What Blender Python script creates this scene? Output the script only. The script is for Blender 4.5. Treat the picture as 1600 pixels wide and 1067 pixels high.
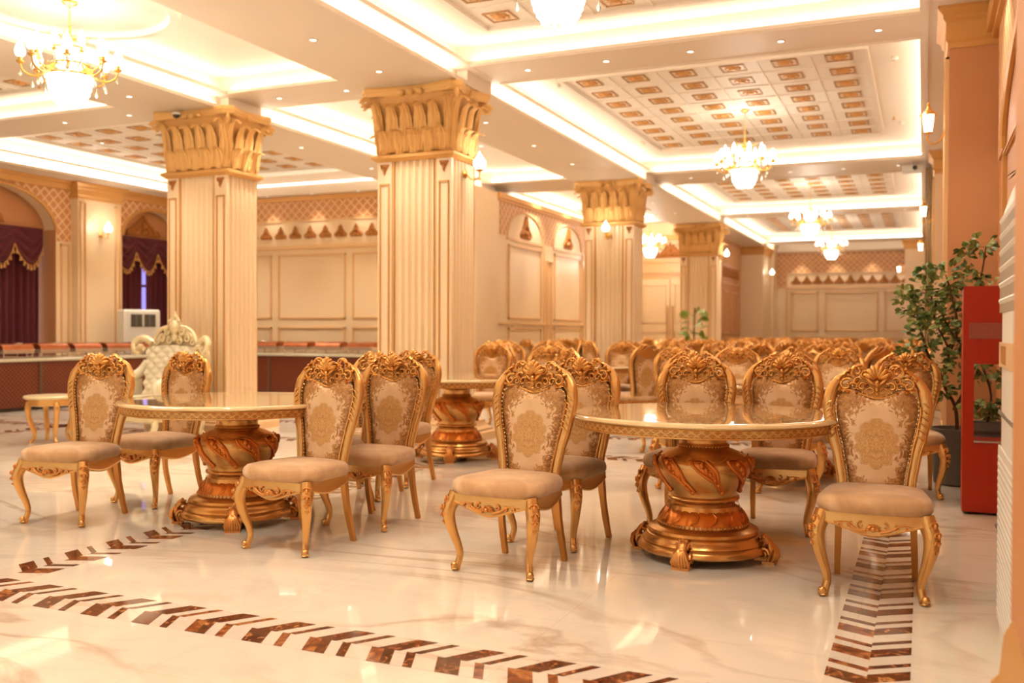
import bpy, bmesh, math, random
from math import sin, cos, pi, radians, atan2, hypot
from mathutils import Vector, Matrix
for o in list(bpy.data.objects): bpy.data.objects.remove(o)
C = bpy.context.scene.collection
SC = bpy.context.scene
# ------------------------------------------------------------------ camera, world, exposure
F, YAW, PIT, ROL, HC = 1489., .4072, -.01137, -.0035, 1.27
cd = bpy.data.cameras.new('camera'); cam = bpy.data.objects.new('camera', cd); C.objects.link(cam)
cd.sensor_width = 36; cd.lens = F/1600*36; cd.clip_end = 200; cd.clip_start = .05
_f = Vector((-sin(YAW)*cos(PIT), cos(YAW)*cos(PIT), sin(PIT))); _r = Vector((cos(YAW), sin(YAW), 0)); _d = _f.cross(_r)
_r2 = _r*cos(ROL)+_d*sin(ROL); _d2 = -_r*sin(ROL)+_d*cos(ROL)
M = Matrix((( _r2.x, -_d2.x, -_f.x), (_r2.y, -_d2.y, -_f.y), (_r2.z, -_d2.z, -_f.z)))
cam.matrix_world = Matrix.Translation((0, 0, HC)) @ M.to_4x4()
cd.dof.use_dof = True; cd.dof.focus_distance = 5.1; cd.dof.aperture_fstop = 1.9
SC.camera = cam
SC.view_settings.view_transform = 'Standard'; SC.view_settings.look = 'None'; SC.view_settings.gamma = 1
SC.view_settings.exposure = 0.30
SC.view_settings.use_curve_mapping = False
w = bpy.data.worlds.new('world'); SC.world = w; w.use_nodes = True
w.node_tree.nodes['Background'].inputs[0].default_value = (1.0, .88, .74, 1); w.node_tree.nodes['Background'].inputs[1].default_value = .8
cy = SC.cycles
cy.max_bounces = 7; cy.diffuse_bounces = 4; cy.glossy_bounces = 3; cy.transmission_bounces = 3; cy.transparent_max_bounces = 4
cy.sample_clamp_indirect = 4; cy.sample_clamp_direct = 0; cy.caustics_reflective = False; cy.caustics_refractive = False; cy.blur_glossy = 1.0
cy.use_adaptive_sampling = True; cy.adaptive_threshold = .02
LIGHT = dict(strip=13., spot=78., chand=34., sconce=6.)
WARM = (1.0, .905, .785)
Z0, Z1, Z2 = 4.03, 4.20, 4.45

# ------------------------------------------------------------------ materials
def lin(c): return tuple(((v/255)/12.92 if v/255 <= .04045 else ((v/255+.055)/1.055)**2.4) for v in c)+(1,)
MATS = {}
def mat(name, col, rough=.5, metal=0., spec=.5, coat=0., emit=None, es=0., sheen=0.):
    m = bpy.data.materials.new(name); m.use_nodes = True; b = m.node_tree.nodes['Principled BSDF']
    b.inputs['Base Color'].default_value = lin(col); b.inputs['Roughness'].default_value = rough; b.inputs['Metallic'].default_value = metal
    b.inputs['Specular IOR Level'].default_value = spec; b.inputs['Coat Weight'].default_value = coat
    b.inputs['Sheen Weight'].default_value = sheen
    if emit: b.inputs['Emission Color'].default_value = (*emit, 1); b.inputs['Emission Strength'].default_value = es
    MATS[name] = m; return m
class NT:
    def __init__(s, m): s.t = m.node_tree; s.b = s.t.nodes['Principled BSDF']
    def n(s, k, **kw):
        x = s.t.nodes.new(k)
        for a, v in kw.items():
            if a.startswith('i_'): x.inputs[a[2:].replace('_', ' ')].default_value = v
            else: setattr(x, a, v)
        return x
    def l(s, a, b): s.t.links.new(a, b)
    def m(s, op, a, b=0., c=None):
        x = s.t.nodes.new('ShaderNodeMath'); x.operation = op
        for i, v in enumerate((a, b) if c is None else (a, b, c)):
            if isinstance(v, (int, float)): x.inputs[i].default_value = v
            else: s.l(v, x.inputs[i])
        return x.outputs[0]
    def mix(s, f, a, b):
        x = s.t.nodes.new('ShaderNodeMix'); x.data_type = 'RGBA'
        for i, v in ((0, f), (6, a), (7, b)):
            if isinstance(v, (int, float)): x.inputs[i].default_value = v
            elif isinstance(v, tuple): x.inputs[i].default_value = v
            else: s.l(v, x.inputs[i])
        return x.outputs[2]
    def coords(s):
        t = s.n('ShaderNodeTexCoord'); q = s.n('ShaderNodeSeparateXYZ'); s.l(t.outputs['Object'], q.inputs[0]); return t.outputs['Object'], q.outputs[0], q.outputs[1], q.outputs[2]
    def noise(s, vec, sc, det=3, dist=0.):
        x = s.n('ShaderNodeTexNoise'); x.inputs['Scale'].default_value = sc; x.inputs['Detail'].default_value = det; x.inputs['Distortion'].default_value = dist
        if vec is not None: s.l(vec, x.inputs['Vector'])
        return x.outputs['Fac']
    def ramp(s, f, stops):
        x = s.n('ShaderNodeValToRGB'); e = x.color_ramp.elements
        while len(e) < len(stops): e.new(.5)
        for i, (p, c) in enumerate(stops): e[i].position = p; e[i].color = c if len(c) == 4 else lin(c)
        s.l(f, x.inputs[0]); return x.outputs[0]
    def bump(s, h, st=.3, d=.01):
        x = s.n('ShaderNodeBump'); x.inputs['Strength'].default_value = st; x.inputs['Distance'].default_value = d; s.l(h, x.inputs['Height']); s.l(x.outputs[0], s.b.inputs['Normal'])
def G(v): return (v, v, v, 1)

mat('wall_paint', (240, 212, 172), .40); mat('wall_deep', (200, 140, 92), .5); mat('trim_paint', (228, 186, 134), .38)  # wall_deep: darker wall tone, shade of the right-hand pilaster put into it
mat('groove', (205, 150, 92), .5)
mat('ceiling_paint', (240, 228, 212), .6); mat('tray_paint', (246, 236, 220), .6); mat('beam_paint', (238, 222, 202), .5)
mat('wood_gold', (214, 160, 92), .42, .25); mat('rib_gold', (218, 170, 105), .4, .35)
mat('bell_gold', (222, 168, 96), .5, .15); mat('capital_gold', (240, 192, 120), .38, .25); mat('relief_gold', (176, 112, 48), .45, .2)  # bell_gold is darker: shade of the recesses between leaves put into colour
mat('frame_gold', (218, 166, 98), .27, .78); mat('frame_warm', (204, 142, 74), .30, .7); mat('crest_gold', (222, 164, 90), .22, .85); mat('carve_gold', (216, 146, 76), .28, .6)
mat('table_gold', (208, 156, 92), .25, .85); mat('urn_orange', (212, 124, 48), .27, .7); mat('nail_brass', (250, 222, 160), .2, .9)
mat('brass', (222, 170, 86), .28, .8)
mat('medal_gold', (204, 148, 78), .5, .1); mat('medal_ground', (238, 218, 184), .5)
mat('dark_frame', (176, 130, 76), .5, .1)
mat('curtain_velvet', (88, 14, 30), .75, sheen=.12); mat('tassel_gold', (206, 150, 84), .6)
mat('white_plastic', (232, 226, 214), .35); mat('grey_plastic', (120, 112, 100), .5); mat('vent_shade', (150, 132, 108), .6); mat('dark_slot', (60, 48, 38), .6)
mat('red_paint', (172, 44, 12), .4, spec=.3); mat('label_beige', (214, 176, 128), .5)
mat('pot_grey', (112, 104, 94), .55); mat('soil', (60, 42, 30), .9)
mat('bark', (92, 62, 40), .8); mat('cream_leather', (238, 226, 198), .36); mat('cream_gold', (240, 222, 178), .3, .3)
mat('granite', (196, 186, 160), .2); mat('copper', (176, 104, 66), .25, .8); mat('steel', (220, 205, 190), .2, .8)
mat('track_dark', (44, 30, 18), .35, .3); mat('track_gold', (214, 168, 92), .3, .6)
mat('cushion_rug', (190, 165, 150), .8)
mat('strip_light', (255, 240, 215), .5, emit=(1., .92, .80), es=LIGHT['strip'])
mat('lamp_glow', (255, 246, 230), .4, emit=(1., .93, .82), es=LIGHT['sconce'])
mat('chandelier_glow', (255, 250, 240), .3, emit=(1., .93, .80), es=4.2)
mat('downlight_glow', (255, 250, 240), .3, emit=(1., .93, .80), es=3.)
mat('window_sky', (200, 190, 255), .4, emit=(.42, .35, 1.0), es=.9)
mat('window_day', (200, 205, 230), .4, emit=(.72, .76, .95), es=.8)
m = mat('crystal', (255, 250, 235), .05, spec=.9, coat=.6); m.node_tree.nodes['Principled BSDF'].inputs['Transmission Weight'].default_value = .55
for q in ('bell_gold', 'capital_gold'):
    n = NT(MATS[q]); v = n.coords()[0]; n.bump(n.noise(v, 24, 3, 3.), .6, .02)
for nm, ca, cb in (('leaf', (74, 104, 38), (172, 176, 104)), ('leaf_pale', (98, 128, 40), (170, 172, 78)), ('spike_leaf', (30, 44, 26), (70, 84, 44))):
    m = mat(nm, ca, .45); n = NT(m); v = n.coords()[0]; n.l(n.ramp(n.noise(v, 9, 2), [(.35, ca), (.68, cb)]), n.b.inputs['Base Color'])
# floor marble
def floor_mat(name, base, vein, scale=1., rough=.07):
    m = mat(name, base, rough, spec=.55); n = NT(m); v, x, y, z = n.coords()
    mp = n.n('ShaderNodeMapping'); mp.inputs['Rotation'].default_value = (0, 0, .35); mp.inputs['Scale'].default_value = (.34*scale, .8*scale, 1); n.l(v, mp.inputs[0])
    a = n.noise(mp.outputs[0], .9, 8, 1.6); a = n.m('ABSOLUTE', n.m('SUBTRACT', a, .5)); a = n.m('SUBTRACT', 1., n.m('MULTIPLY', a, 34.)); a = n.m('MAXIMUM', a, 0.)
    g = n.noise(v, .7, 2); g = n.m('MULTIPLY', n.m('SUBTRACT', g, .42), 5.); g.node.use_clamp = True
    a = n.m('MULTIPLY', a, g)
    b2 = n.noise(mp.outputs[0], 2.6, 6, 1.2); b2 = n.m('ABSOLUTE', n.m('SUBTRACT', b2, .5)); b2 = n.m('MAXIMUM', n.m('SUBTRACT', 1., n.m('MULTIPLY', b2, 30.)), 0.)
    cl = n.ramp(n.noise(v, 1.1, 5, .8), [(.3, tuple(int(c*.955) for c in base)), (.65, base)])
    c = n.mix(n.m('MULTIPLY', a, .5), cl, lin(vein)); c = n.mix(n.m('MULTIPLY', b2, .06), c, lin(vein))
    jx = n.m('LESS_THAN', n.m('FRACT', n.m('DIVIDE', n.m('ADD', x, 50.655), 1.2)), .0026); jy = n.m('LESS_THAN', n.m('FRACT', n.m('DIVIDE', n.m('ADD', y, 50.1), 1.2)), .0026)
    c = n.mix(n.m('MULTIPLY', n.m('MAXIMUM', jx, jy), .3), c, lin((170, 140, 110)))
    n.l(c, n.b.inputs['Base Color']); return m
floor_mat('floor_marble', (238, 226, 206), (160, 116, 76), 1., .045); floor_mat('inlay_cream', (233, 218, 198), (176, 140, 104), 3., .09)
m = mat('inlay_brown', (96, 44, 26), .12); n = NT(m); v = n.coords()[0]
n.l(n.ramp(n.noise(v, 21, 8, 1.5), [(.33, (40, 18, 12)), (.5, (92, 42, 24)), (.60, (124, 62, 34)), (.70, (196, 140, 84))]), n.b.inputs['Base Color'])
m = mat('inlay_rust', (150, 84, 48), .12); n = NT(m); v = n.coords()[0]
n.l(n.ramp(n.noise(v, 13, 7, 1.2), [(.3, (88, 40, 22)), (.5, (136, 72, 38)), (.72, (190, 128, 74))]), n.b.inputs['Base Color'])
# lattice band
m = mat('lattice', (206, 140, 86), .45); n = NT(m); v, x, y, z = n.coords(); h = n.m('ADD', x, y)
def saw(e): return n.m('ABSOLUTE', n.m('SUBTRACT', n.m('FRACT', n.m('MULTIPLY', e, 5.2)), .5))
a = n.m('MAXIMUM', saw(n.m('ADD', h, z)), saw(n.m('SUBTRACT', h, z))); k = n.m('MULTIPLY', n.m('SUBTRACT', a, .36), 14.); k.node.use_clamp = True
n.l(n.mix(k, lin((202, 138, 88)), lin((238, 200, 148))), n.b.inputs['Base Color']); n.bump(k, .6, .012)
# seat suede
m = mat('suede', (200, 156, 110), .7, sheen=.35); n = NT(m); v = n.coords()[0]
n.l(n.ramp(n.noise(v, 7, 4, .6), [(.32, (184, 138, 90)), (.55, (206, 162, 114)), (.7, (222, 184, 140))]), n.b.inputs['Base Color']); n.bump(n.noise(v, 160, 2), .1, .002)
# damask: mirrored about the chair's centre line
def damask(name):
    m = mat(name, (214, 176, 130), .34, .35); n = NT(m); v, x, y, z = n.coords()
    ax = n.m('ABSOLUTE', x); cz = n.m('SUBTRACT', z, .70)
    cmb = n.n('ShaderNodeCombineXYZ'); n.l(ax, cmb.inputs[0]); n.l(z, cmb.inputs[2]); mv = cmb.outputs[0]
    wob = n.m('MULTIPLY', n.m('SUBTRACT', n.noise(mv, 20, 2, .6), .5), .022)
    r = n.m('ADD', wob, n.m('SQRT', n.m('ADD', n.m('POWER', n.m('MULTIPLY', ax, .98), 2.), n.m('POWER', n.m('MULTIPLY', cz, .84), 2.))))
    th = n.m('ARCTAN2', cz, ax); lobes = n.m('MULTIPLY', n.m('ABSOLUTE', n.m('SINE', n.m('MULTIPLY', th, 5.))), .016)
    def band_(lo, hi, w_):                         # soft ring
        e = n.m('SUBTRACT', n.m('ADD', lo, lobes), r); x_ = n.m('SUBTRACT', 1., n.m('MULTIPLY', n.m('ABSOLUTE', e), w_)); x_.node.use_clamp = True; return e, x_
    edge, ring = band_(.092, 0, 230.); e2, ring2 = band_(.055, 0, 230.); e3, ring3 = band_(.022, 0, 200.)
    ins = n.m('MULTIPLY', edge, 160.); ins.node.use_clamp = True
    wv = n.m('ABSOLUTE', n.m('SUBTRACT', n.noise(mv, 30, 2, 3.0), .5)); line = n.m('SUBTRACT', 1., n.m('MULTIPLY', wv, 11.)); line.node.use_clamp = True
    hw = n.m('ADD', .125, n.m('MULTIPLY', n.m('SUBTRACT', z, .45), .19)); rel = n.m('DIVIDE', ax, hw)
    blot = n.m('SUBTRACT', n.noise(mv, 20, 3, 2.6), .5)
    sd = n.m('ADD', n.m('SUBTRACT', rel, .52), n.m('MULTIPLY', blot, 1.5))
    topb = n.m('MULTIPLY', n.m('MAXIMUM', n.m('SUBTRACT', n.m('ABSOLUTE', n.m('SUBTRACT', z, .69)), .13), 0.), 5.0); sd = n.m('SUBTRACT', n.m('ADD', sd, topb), .12)
    side = n.m('MULTIPLY', sd, 7.); side.node.use_clamp = True
    side = n.m('MULTIPLY', side, n.m('SUBTRACT', 1., ins))
    deep = n.m('MULTIPLY', n.m('ADD', n.m('SUBTRACT', rel, .86), n.m('MULTIPLY', blot, 1.6)), 6.); deep.node.use_clamp = True
    base = n.ramp(n.noise(v, 5, 3), [(.3, (210, 168, 120)), (.7, (234, 200, 160))])
    c = n.mix(n.m('MULTIPLY', ins, .75), base, lin((208, 156, 84))); c = n.mix(n.m('MULTIPLY', side, .85), c, lin((190, 136, 72)))
    c = n.mix(n.m('MULTIPLY', deep, .7), c, lin((150, 98, 60)))
    c = n.mix(n.m('MULTIPLY', n.m('MULTIPLY', side, line), .75), c, lin((134, 84, 46)))
    c = n.mix(n.m('MULTIPLY', n.m('MULTIPLY', ins, line), .6), c, lin((166, 114, 58)))
    for q, k in ((ring, .4), (ring2, .25), (ring3, .6)): c = n.mix(n.m('MULTIPLY', q, k), c, lin((158, 106, 58)))
    n.l(c, n.b.inputs['Base Color']); n.bump(n.m('ADD', n.m('MULTIPLY', line, .5), n.m('ADD', ins, side)), .25, .004)
damask('damask')
# table top & apron carving
m = mat('table_top', (238, 208, 152), .06, .12, coat=.8); n = NT(m); v, x, y, z = n.coords()
r = n.m('SQRT', n.m('ADD', n.m('MULTIPLY', x, x), n.m('MULTIPLY', y, y)))
ring = n.m('MAXIMUM', n.m('LESS_THAN', n.m('ABSOLUTE', n.m('SUBTRACT', r, .52)), .004), n.m('LESS_THAN', n.m('ABSOLUTE', n.m('SUBTRACT', r, .66)), .003))
fl = n.m('ABSOLUTE', n.m('SUBTRACT', n.noise(v, 9, 3, 2.), .5)); fl = n.m('SUBTRACT', 1., n.m('MULTIPLY', fl, 16.)); fl.node.use_clamp = True; fl = n.m('MULTIPLY', fl, n.m('LESS_THAN', r, .4))
c = n.mix(n.m('MULTIPLY', ring, .6), n.ramp(n.noise(v, 3, 3), [(.3, (226, 192, 134)), (.7, (244, 218, 168))]), lin((176, 126, 62))); c = n.mix(n.m('MULTIPLY', fl, .35), c, lin((196, 150, 84))); n.l(c, n.b.inputs['Base Color'])
m = mat('apron_carved', (222, 172, 98), .32, .55); n = NT(m); v, x, y, z = n.coords()
th = n.m('ARCTAN2', y, x); u = n.m('MULTIPLY', th, 44.); zz = n.m('MULTIPLY', z, 96.)
a = n.m('SINE', n.m('ADD', u, zz)); b = n.m('SINE', n.m('SUBTRACT', u, zz)); k = n.m('MULTIPLY', n.m('MAXIMUM', n.m('ABSOLUTE', a), n.m('ABSOLUTE', b)), 1.); k = n.m('MULTIPLY', n.m('SUBTRACT', k, .82), 7.); k.node.use_clamp = True
n.l(n.mix(k, lin((196, 140, 76)), lin((234, 188, 118))), n.b.inputs['Base Color']); n.bump(k, .8, .006)
# counter front: woven brown
m = mat('counter_wood', (104, 48, 28), .5, spec=.3); n = NT(m); v, x, y, z = n.coords(); h = n.m('ADD', x, y)
k = n.m('MULTIPLY', n.m('MULTIPLY', n.m('SINE', n.m('MULTIPLY', h, 90.)), n.m('SINE', n.m('MULTIPLY', z, 90.))), .5); k = n.m('ADD', k, .5)
n.l(n.mix(k, lin((66, 26, 14)), lin((128, 62, 32))), n.b.inputs['Base Color'])
m = mat('grille_red', (150, 60, 36), .5); n = NT(m); v, x, y, z = n.coords()
k = n.m('MULTIPLY', n.m('SINE', n.m('MULTIPLY', x, 300.)), n.m('SINE', n.m('MULTIPLY', z, 300.))); k = n.m('GREATER_THAN', k, .1)
n.l(n.mix(k, lin((176, 60, 36)), lin((110, 96, 84))), n.b.inputs['Base Color'])

# ------------------------------------------------------------------ mesh helpers
class MB:
    def __init__(s, T=None): s.v = []; s.f = []; s.m = []; s.T = T; s.k = 0
    def add(s, vs, fs, M=None):
        o = len(s.v)
        for p in vs:
            if M is not None: p = M @ Vector(p)
            if s.T: p = s.T(p[0], p[1], p[2])
            s.v.append((p[0], p[1], p[2]))
        for f in fs: s.f.append(tuple(i+o for i in f)); s.m.append(s.k)
        return s
    def box(s, x0, x1, y0, y1, z0, z1, M=None):
        return s.add([(x0,y0,z0),(x1,y0,z0),(x1,y1,z0),(x0,y1,z0),(x0,y0,z1),(x1,y0,z1),(x1,y1,z1),(x0,y1,z1)], [(0,3,2,1),(4,5,6,7),(0,1,5,4),(1,2,6,5),(2,3,7,6),(3,0,4,7)], M)
    def rings(s, R, closed=True, cap=True, M=None):
        n = len(R[0]); vs = [p for r in R for p in r]; fs = []
        for i in range(len(R)-1):
            for j in range(n if closed else n-1):
                k = (j+1) % n; fs.append((i*n+j, i*n+k, (i+1)*n+k, (i+1)*n+j))
        if cap and closed: fs += [tuple(range(n))[::-1], tuple((len(R)-1)*n+j for j in range(n))]
        return s.add(vs, fs, M)
    def lathe(s, prof, n=32, c=(0,0,0), mod=None, cap=True, M=None):
        R = []
        for r, z in prof:
            ring = []
            for j in range(n):
                a = 2*pi*j/n; rr = r*(mod(a, z) if mod else 1); ring.append((c[0]+rr*cos(a), c[1]+rr*sin(a), c[2]+z))
            R.append(ring)
        return s.rings(R, cap=cap, M=M)
    def rect(s, cx, cy, st, ch=0, M=None):       # stack of (hx, hy, z) rectangles
        R = []
        for hx, hy, z in st:
            if ch: c = ch; R.append([(cx-hx+c,cy-hy,z),(cx+hx-c,cy-hy,z),(cx+hx,cy-hy+c,z),(cx+hx,cy+hy-c,z),(cx+hx-c,cy+hy,z),(cx-hx+c,cy+hy,z),(cx-hx,cy+hy-c,z),(cx-hx,cy-hy+c,z)])
            else: R.append([(cx-hx,cy-hy,z),(cx+hx,cy-hy,z),(cx+hx,cy+hy,z),(cx-hx,cy+hy,z)])
        return s.rings(R, M=M)
    def tube(s, P, R, n=8, sq=1., up=(0,1,0), M=None, cap=True, pw=1.):
        P = [Vector(p) for p in P]
        if not hasattr(R, '__len__'): R = [R]*len(P)
        up = Vector(up); rg = []
        for i, p in enumerate(P):
            t = (P[min(i+1, len(P)-1)]-P[max(i-1, 0)])
            if t.length < 1e-9: t = Vector((0, 0, 1))
            t.normalize(); b = t.cross(up)
            if b.length < 1e-4: b = t.cross(Vector((.3, .2, 1)))
            b.normalize(); u = b.cross(t).normalized(); r = R[i]
            q = []
            for j in range(n):
                a = 2*pi*(j+.5)/n; ca, sa = cos(a), sin(a)
                if pw != 1: ca = math.copysign(abs(ca)**pw, ca); sa = math.copysign(abs(sa)**pw, sa)
                q.append(p+b*(r*ca)+u*(r*sq*sa))
            rg.append(q)
        return s.rings(rg, cap=cap, M=M)
    def prism(s, poly, y0, y1, M=None):           # outline in (x, z), thickness along y
        n = len(poly); vs = [(x, y0, z) for x, z in poly]+[(x, y1, z) for x, z in poly]
        return s.add(vs, [tuple(range(n)), tuple(range(2*n-1, n-1, -1))]+[(i, i+n, (i+1) % n+n, (i+1) % n) for i in range(n)], M)
    def hprism(s, poly, z0, z1, M=None):
        n = len(poly); vs = [(x, y, z0) for x, y in poly]+[(x, y, z1) for x, y in poly]
        return s.add(vs, [tuple(range(n)), tuple(range(2*n-1, n-1, -1))]+[(i, i+n, (i+1) % n+n, (i+1) % n) for i in range(n)], M)
    def ball(s, c, r, n=8, sx=1, sy=1, sz=1, M=None):
        R = []
        h = max(3, n//2)
        for i in range(h+1):
            a = -pi/2+pi*i/h; k = max(cos(a), .02); R.append([(c[0]+r*sx*k*cos(2*pi*j/n), c[1]+r*sy*k*sin(2*pi*j/n), c[2]+r*sz*sin(a)) for j in range(n)])
        return s.rings(R, M=M)
    def grid(s, fn, nu, nv, M=None):
        vs = [fn(i/nu, j/nv) for j in range(nv+1) for i in range(nu+1)]
        return s.add(vs, [(j*(nu+1)+i, j*(nu+1)+i+1, (j+1)*(nu+1)+i+1, (j+1)*(nu+1)+i) for j in range(nv) for i in range(nu)], M)
    def mesh(s, name, mats, smooth=35, fix=True):
        me = bpy.data.meshes.new(name); me.from_pydata(s.v, [], s.f)
        for x in mats: me.materials.append(MATS[x])
        if len(mats) > 1: me.polygons.foreach_set('material_index', s.m)
        if fix:
            bm = bmesh.new(); bm.from_mesh(me); bmesh.ops.recalc_face_normals(bm, faces=bm.faces); bm.to_mesh(me); bm.free()
        if smooth: me.shade_smooth(); me.set_sharp_from_angle(angle=radians(smooth))
        me.update(); return me
def link(name, data, parent=None, loc=(0,0,0), rz=0.):
    o = bpy.data.objects.new(name, data); C.objects.link(o); o.location = loc; o.rotation_euler = (0, 0, rz)
    if parent: o.parent = parent
    return o
def obj(name, mb, mats, parent=None, smooth=35, loc=(0,0,0), rz=0., fix=True):
    return link(name, mb.mesh(name, [mats] if isinstance(mats, str) else mats, smooth, fix), parent, loc, rz)
def tag(o, label, cat, group=None, kind=None):
    o['label'] = label; o['category'] = cat
    if group: o['group'] = group
    if kind: o['kind'] = kind
    return o
def thing(name, label, cat, loc=(0,0,0), rz=0, group=None): return tag(link(name, None, None, loc, rz), label, cat, group, 'thing')
def struct(name, mb, mats, smooth=0, parent=None, fix=True):
    o = obj(name, mb, mats, parent, smooth, fix=fix)
    if not parent: o['kind'] = 'structure'
    return o
def copy_tree(o, parent=None):
    c = o.copy(); C.objects.link(c); c.parent = parent
    for ch in list(o.children): copy_tree(ch, c)
    return c
def place(proto, first, loc, rz, label, group=None):
    o = proto if first else copy_tree(proto)
    o.location = loc; o.rotation_euler = (0, 0, rz); o['label'] = label
    if group: o['group'] = group
    elif 'group' in o: del o['group']
    return o
def spiral(cx, cz, r0, r1, a0, a1, y=0., n=14, yb=0.):
    P = []
    for i in range(n+1):
        t = i/n; r = r0+(r1-r0)*t; a = a0+(a1-a0)*t; P.append((cx+r*cos(a), y+yb*sin(pi*t), cz+r*sin(a)))
    return P
def taper(n, a, b, mid=None):
    if mid is None: return [a+(b-a)*i/n for i in range(n+1)]
    return [(a+(mid-a)*i/(n/2)) if i < n/2 else (mid+(b-mid)*(i-n/2)/(n/2)) for i in range(n+1)]
def cr(P, k=4):                                   # Catmull-Rom refine
    P = [Vector(p) for p in P]; out = []
    for i in range(len(P)-1):
        a = P[max(i-1, 0)]; b = P[i]; c = P[i+1]; d = P[min(i+2, len(P)-1)]
        for j in range(k):
            t = j/k; out.append(.5*((2*b)+(c-a)*t+(2*a-5*b+4*c-d)*t*t+(3*b-a-3*c+d)*t**3))
    return out+[P[-1]]
def lights(name, kind, loc, energy, parent=None, color=WARM, size=.05, spot=None, rot=None, blend=.6):
    ld = bpy.data.lights.new(name, kind); ld.energy = energy; ld.color = color
    if kind == 'AREA': ld.shape = 'RECTANGLE'; ld.size, ld.size_y = size
    else: ld.shadow_soft_size = size
    if kind == 'SPOT': ld.spot_size = radians(spot); ld.spot_blend = blend
    o = link(name, ld, parent, loc)
    if rot: o.rotation_euler = rot
    return o

# ------------------------------------------------------------------ floor with inlay bands
YB = -4.6                                         # the hall goes on a little way behind the camera
b = MB(); b.box(-15.2, 1.0, YB, 35, -.1, 0); floor = struct('floor', b, 'floor_marble')
def band(name, Tf, L0, L1, s0=0.):
    """Tf(u, v) -> (x, y); u along the band, v 0 at near/left edge .. .294 at far edge. Chevron stripes."""
    br, cm, rs = MB(), MB(), MB()
    def quad(mb, u0, u1, side, z=.0022):
        if side == 0: k = -.062; va, vb = .147, 0.
        else: k = -.098; va, vb = .147, .294
        pts = [(u0, va), (u1, va), (u1-k, vb), (u0-k, vb)]
        q = [(*Tf(u, v), z) for u, v in pts]; q0 = [(*Tf(u, v), z-.002) for u, v in pts]
        mb.rings([q0, q])
    a = [(*Tf(u, v), .0012) for u, v in ((L0, 0), (L1, 0), (L1, .294), (L0, .294))]
    cm.rings([[(p[0], p[1], 0.) for p in a], a])
    rnd = random.Random(3); u = L0+.1+s0; i = 0
    while u < L1-.3:
        if rnd.random() < .25: quad(rs, u, u+.058, 0); quad(br, u+.058, u+.105, 0)
        else: quad(br if rnd.random() < .6 else rs, u, u+.100, 0)
        quad(br if rnd.random() < .55 else rs, u+.160, u+.200, 0)
        quad(br, u+.03, u+.125, 1); quad(br if rnd.random() < .7 else rs, u+.185, u+.222, 1)
        u += .297; i += 1
    for mb, mt, nm in ((cm, 'inlay_cream', 'marble_border'), (br, 'inlay_brown', 'dark_inlay'), (rs, 'inlay_rust', 'rust_inlay')): obj(nm, mb, mt, floor, 0)
band('a', lambda u, v: (-.327+v, u), -4.2, 33.)                      # along the right wall
band('b', lambda u, v: (u, 3.13+v), -14., -.03)                     # across the front
band('c', lambda u, v: (-4.168-v, u), 3.42, 16.)                     # left of the front bay
band('d', lambda u, v: (u, 9.0+v), -14., -.33)
band('e', lambda u, v: (u, 10.75+v), -14., -.33)
band('f', lambda u, v: (-10.2-v, u), 3.4, 14.8)
# ------------------------------------------------------------------ ceiling
b = MB(); top = 4.75
b.box(-15.2, 1.0, YB, 35, top, top+.1); ceiling = struct('ceiling', b, 'ceiling_paint')
XB = ((-5.97, -4.72), (-9.25, -8.07))
CB = ((-3.9, -3.1), (2.15, 2.95), (9.5, 10.37), (17.35, 18.8), (24.2, 24.95), (32.1, 32.9))
b = MB()
for x0, x1 in XB:
    for (ya, yb) in ((YB, 27.2 if x1 < -7 else 34.4),):
        b.box(x0, x1, ya, yb, Z0, Z0+.045); b.box(x0+.13, x1-.13, ya, yb, Z0+.045, top)
b.box(-15.2, -9.0, 16.12, 16.4, Z0+.001, Z0+.046); b.box(-15.2, -9.0, 16.2, 16.4, Z0+.046, top-.01); b.box(-4.7, 1., 34.15, 34.5, Z0+.001, Z0+.046); b.box(-4.7, 1., 34.2, 34.5, Z0+.046, top-.01)
b.box(-15.2, -14.05, YB, 16.4, Z0, Z0+.045); b.box(-15.2, -14.2, YB, 16.4, Z0+.045, top)
obj('beam', b, 'beam_paint', ceiling, 0)
BAYS = ((-4.85, -.05, True, False), (-8.20+.13, -5.97+.13, True, True), (-14.2, -9.25+.13, True, True))
b = MB()
for (y0, y1) in CB: b.box(-15.2, 1.0, y0, y1, Z1, Z1+.04); b.box(-15.2, 1.0, y0+.14, y1-.14, Z1+.04, top)
for x0, x1 in XB:
    ye = 34.4 if x1 > -7 else 27.2; b.box(x0-.10, x0+.14, YB, ye, Z1-.003, Z1+.043); b.box(x1-.14, x1+.10, YB, ye, Z1-.003, Z1+.043)
    for yc in (10., 17.5, 24.5): b.box(x0, x0+.131, yc-.35, yc+.30, Z0+.044, Z1-.002); b.box(x1-.131, x1, yc-.35, yc+.30, Z0+.044, Z1-.002)
b.box(-14.25, -13.95, YB, 16.4, Z1-.003, Z1+.043)
b.box(-.05, 1.0, YB, 35, Z1-.003, Z1+.043); b.box(.08, 1.0, YB, 35, Z1+.04, top)
for (y0, y1) in CB[1:]:                           # thin moulding lines along the soffits
    b.box(-4.62, 0., y0+.02, y0+.05, Z1-.015, Z1); b.box(-4.62, 0., y1-.05, y1-.02, Z1-.015, Z1)
b.box(.0, .03, YB, 34.5, Z1-.02, Z1)
obj('soffit', b, 'beam_paint', ceiling, 0)
TR = [(-3.1, 2.15), (2.95, 9.5), (10.37, 17.35), (18.8, 24.2), (24.95, 32.1), (32.9, 34.4)]
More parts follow.
